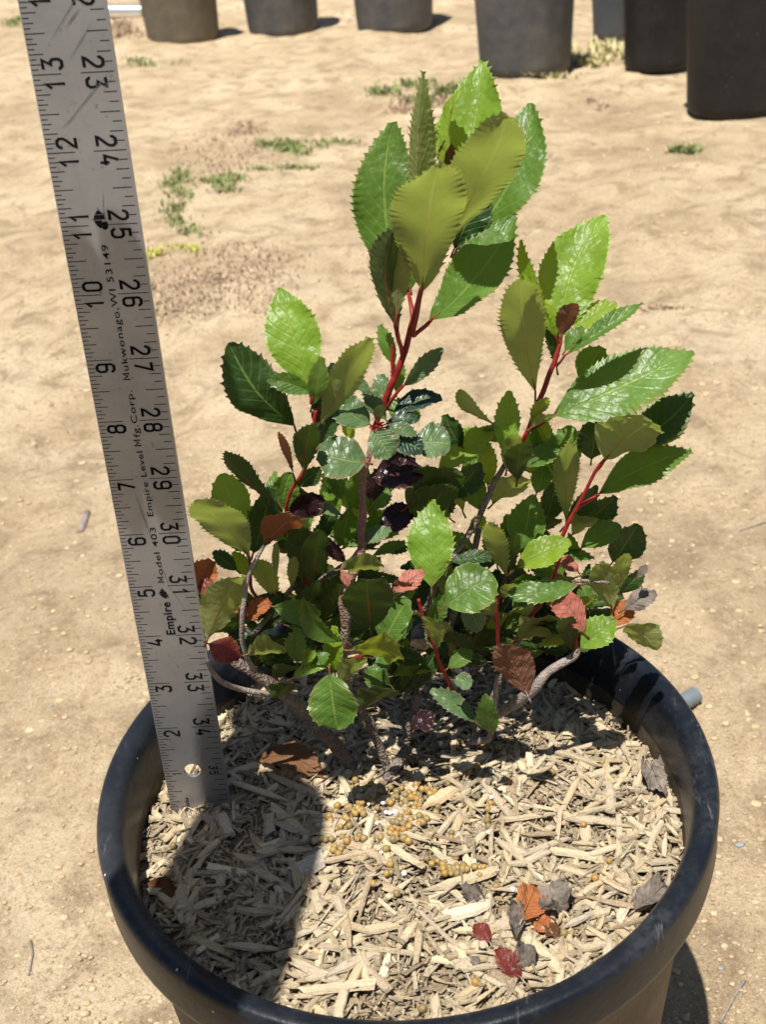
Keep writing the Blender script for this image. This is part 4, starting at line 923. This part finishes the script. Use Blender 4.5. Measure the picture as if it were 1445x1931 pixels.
def stroke(path, w):
    n = len(path); out = []; closed = path[0] == path[-1]
    for i, p in enumerate(path):
        a = path[i-1] if i > 0 else (path[-2] if closed else None); b = path[i+1] if i < n-1 else (path[1] if closed else None)
        d1 = Vector((p[0]-a[0], p[1]-a[1])).normalized() if a else None; d2 = Vector((b[0]-p[0], b[1]-p[1])).normalized() if b else None
        d1 = d1 or d2; d2 = d2 or d1; t = (d1+d2).normalized(); nn = Vector((-t.y, t.x)); k = min(1.8, 1/max(.4, nn.dot(Vector((-d1.y, d1.x)))))
        out += [(p[0]+nn.x*w*k, p[1]+nn.y*w*k), (p[0]-nn.x*w*k, p[1]-nn.y*w*k)]
    return out, [(2*i, 2*i+1, 2*i+3, 2*i+2) for i in range(n-1)]
nv, nf = [], []
def digit(ch, x, s, h, side, wk=.088):
    """side -1: reads upward (top of the figure to the left); +1: reads downward. (x, s) is the middle of the figure's foot edge"""
    for path in DG[ch]:
        pts, f = stroke(path, wk); b = len(nv)
        for (u, v) in pts:
            u = (u-.3)*h*.78; v = (v-.5)*h
            nv.append((x-v, s+u) if side < 0 else (x+v, s-u))
        nf.extend(tuple(b+k for k in q) for q in f)
for k in range(1, 36):
    t = str(k)
    if k == 1: digit('1', -.33, .93, .15, -1, .06)
    elif len(t) == 1: digit(t, -.29, k-.125, .25, -1)
    else: digit(t[0], -.27, k-.125, .25, -1); digit(t[1], -.27, k+.125, .25, -1)
    q = 36-k; t = str(k)
    if k == 35: digit('3', .35, q+.045, .14, 1, .08); digit('5', .35, q-.085, .14, 1, .08)
    elif len(t) == 1: digit(t, .27, q-.125, .25, 1)
    else: digit(t[0], .27, q+.125, .25, 1); digit(t[1], .27, q-.125, .25, 1)
rmesh('numerals', nv, nf, M_INK, .004)
def text(body, x, s0, s1, size, off=0.0, nm='lettering', shear=0):
    cu = bpy.data.curves.new(nm, 'FONT'); cu.body = body; cu.size = 1; cu.offset = off; cu.resolution_u = 3; cu.shear = shear; cu.align_y = 'CENTER'; cu.space_character = 1.1
    o = bpy.data.objects.new(nm, cu); C.objects.link(o); dg = bpy.context.evaluated_depsgraph_get(); me = bpy.data.meshes.new_from_object(o.evaluated_get(dg))
    xs = [v.co.x for v in me.vertices]; ys = [v.co.y for v in me.vertices]; x0, x1 = min(xs), max(xs); yc = 0
    pts = [(x-(v.co.y)*size, s0+(v.co.x-x0)/(x1-x0)*(s1-s0)) for v in me.vertices]; f = [tuple(p.vertices) for p in me.polygons]
    bpy.data.objects.remove(o); bpy.data.curves.remove(cu); bpy.data.meshes.remove(me)
    return rmesh(nm, pts, f, M_INK, .006)
def LM_(x, s):
    pts, f = stroke([(0, 0), (0, 1), (.38, .3), (.76, 1), (.76, 0)], .085); h = .098
    rmesh('lettering', [(x+.036-(v*h), s+u*h*1.25) for u, v in pts], f, M_INK, .006)
text('Empire', .01, 4.02, 4.68, .21, .022, shear=0)
text('e', .0, 4.76, 4.88, .15, .03); text('\u00ae', .06, 4.76, 4.82, .05)
LM_(0, 5.08); text('odel 403', 0, 5.22, 6.12, .135, .003)
text('Empire Level', .005, 6.33, 7.48, .135, .003); LM_(.005, 7.58); text('fg.Corp.', .005, 7.72, 8.5, .135, .003)
LM_(.01, 8.68); text('ukwonago,WI 53149', .01, 8.82, 10.72, .135, .003)
text('16ths', -.235, .06, .34, .10, .008)
# leaf shaped emblem
def emblem(xc, sc, h, name='emblem'):
    pts, fs = [], []; nseg = 14
    for (lo, hi) in ((-1.0, -.12), (-.02, .46), (.54, 1.0)):      # black bands of a pointed oval, split by pale lines
        b = len(pts)
        for i in range(nseg+1):
            t = lo+(hi-lo)*i/nseg; w_ = .5*h*math.cos(t*math.pi/2)**.8*.62
            pts += [(xc-w_, sc+t*h/2), (xc+(w_ if t > -.1 else w_*.35), sc+t*h/2)]
        for i in range(nseg): fs.append((b+2*i, b+2*i+1, b+2*i+3, b+2*i+2))
    pts += [(xc-.006, sc+h*.42), (xc+.006, sc+h*.42), (xc+.002, sc+h*.68), (xc-.002, sc+h*.68)]; fs.append((len(pts)-4, len(pts)-3, len(pts)-2, len(pts)-1))
    pts += [(xc-h*.42, sc-.004), (xc-h*.2, sc-.006), (xc-h*.2, sc+.006), (xc-h*.42, sc+.002)]; fs.append((len(pts)-4, len(pts)-3, len(pts)-2, len(pts)-1))
    rmesh(name, pts, fs, M_INK, .005)
emblem(0, 11.08, .26); text('e', .045, 10.93, 11.05, .17, .045); text('TM', .075, 11.1, 11.17, .05)
emblem(-.02, 4.86, .17)
for (x0, s0, x1, s1, w_) in ((-.33, 13.3, .45, 14.2, .006), (-.05, 13.15, .35, 13.62, .007), (-.3, 12.3, .52, 13.05, .008), (-.3, 12.31, -.05, 12.5, .005), (-.02, 13.55, .22, 13.78, .012), (.32, 12.75, .5, 12.95, .005), (-.2, 6.85, .0, 5.6, .006), (0, 5.6, .14, 4.8, .005), (.12, 11.5, .06, 11.1, .004), (.05, 5.15, .35, 4.4, .004), (.0, 3.45, .04, 3.28, .004), (.35, 9.3, .5, 9.0, .003)):
    d = Vector((x1-x0, s1-s0)).normalized(); n_ = Vector((-d.y, d.x))*w_; 
    rmesh('scratch', [(x0, s0), ((x0+x1)/2+n_.x, (s0+s1)/2+n_.y), (x1, s1), ((x0+x1)/2-n_.x, (s0+s1)/2-n_.y)], [(0, 1, 2, 3)], M_SCR, .0075)

# ------------------------------------------------------------------ the person crouching behind the camera, added unseen so that the forearm casts the mulch shadow
def skin(name, V, E, m, parent=None, lev=2, root=0):
    me = bpy.data.meshes.new(name); me.from_pydata([Vector((v[0], v[1], v[2]+GZ))*K for v in V], E, []); me.materials.append(m)
    o = bpy.data.objects.new(name, me); C.objects.link(o)
    sk = o.modifiers.new('skin', 'SKIN'); sk.use_smooth_shade = True
    for i, v in enumerate(V):
        d = me.skin_vertices[0].data[i]; r = v[3]*K; d.radius = (r, (v[4] if len(v) > 4 else v[3])*K); d.use_root = i == root
    s = o.modifiers.new('sub', 'SUBSURF'); s.levels = lev; s.render_levels = lev
    if parent: o.parent = parent
    return o
M_SKIN = plain('skin', (.50, .31, .22), .5); M_SHIRT = plain('shirt_cloth', (.12, .17, .25), .9, 200); M_JEAN = plain('jeans_cloth', (.06, .08, .14), .9, 200); M_HAIR = plain('hair', (.05, .03, .02), .7, 300)
hx_, hy_, hz_ = -4.7, -3.0, 18.2
PV = [(-4, -34, 4, 6.5, 5), (-4, -33, 10, 6, 4.6), (-4.5, -31, 16, 6.6, 4.6), (-4.5, -30, 21, 5, 4), (-4.5, -29.4, 24, 2.4, 2.4), (-4.5, -28.8, 26.5, 2.7, 3.2), (-4.5, -28.4, 29.5, 3.0, 3.6), (-4.5, -28.6, 32, 2.2, 2.6),
      (-11, -29, 20, 2.6, 2.6), (-10.5, -20.5, 15, 2.0, 2.0), (-6.6, -11.5, 17.2, 1.85, 1.7), (hx_-.5, hy_-3.2, hz_, 1.5, 1.35), (hx_-.1, hy_-1.2, hz_+.2, 1.0, 1.35),
      (2.5, -29, 20, 2.6, 2.6), (6, -24, 11.5, 2.0, 2.0), (3.2, -20.5, 15, 1.3, 1.2), (2.2, -19, 15.5, .8, 1.4),
      (-9, -31, 3, 4, 4), (-11, -20, 5, 3.2, 3.2), (-10, -24, -8, 2.2, 2.2), (-10.2, -21, -9.6, 1.5, 1.2), (2, -32, 2.5, 4, 4), (7, -22, 5.5, 3.2, 3.2), (6, -25, -8, 2.2, 2.2), (6.2, -22, -9.6, 1.5, 1.2)]
PE = [(0, 1), (1, 2), (2, 3), (3, 4), (4, 5), (5, 6), (6, 7), (3, 8), (8, 9), (9, 10), (10, 11), (11, 12), (3, 13), (13, 14), (14, 15), (15, 16), (0, 17), (17, 18), (18, 19), (19, 20), (0, 21), (21, 22), (22, 23), (23, 24)]
person = skin('person', PV, PE, M_SHIRT)
tag(person, 'person crouching out of frame whose forearm casts the rounded shadow on the mulch', 'person')
for i in range(4):                                 # the hand is loosely closed
    s = -.95+i*.62; L = (.85, 1.05, 1.1, 1.0)[i]
    a = Vector((hx_+s, hy_-.4, hz_+.35)); b = Vector((hx_+s, hy_+.9*L, hz_+.25)); c = Vector((hx_+s, hy_+1.2*L, hz_-.75)); d = Vector((hx_+s, hy_+.45*L, hz_-1.1))
    skin('finger', [(*a, .36), (*b, .33), (*c, .3), (*d, .24)], [(0, 1), (1, 2), (2, 3)], M_SKIN, person, 2)
skin('thumb', [(hx_+.9, hy_-1.6, hz_, .42), (hx_+1.45, hy_-.5, hz_-.3, .36), (hx_+1.1, hy_+.5, hz_-.7, .28)], [(0, 1), (1, 2)], M_SKIN, person, 2)
skin('hair', [(-4.5, -28.6, 30.5, 3.2, 3.9), (-4.5, -28.9, 32.6, 2.6, 3.2)], [(0, 1)], M_HAIR, person, 2)
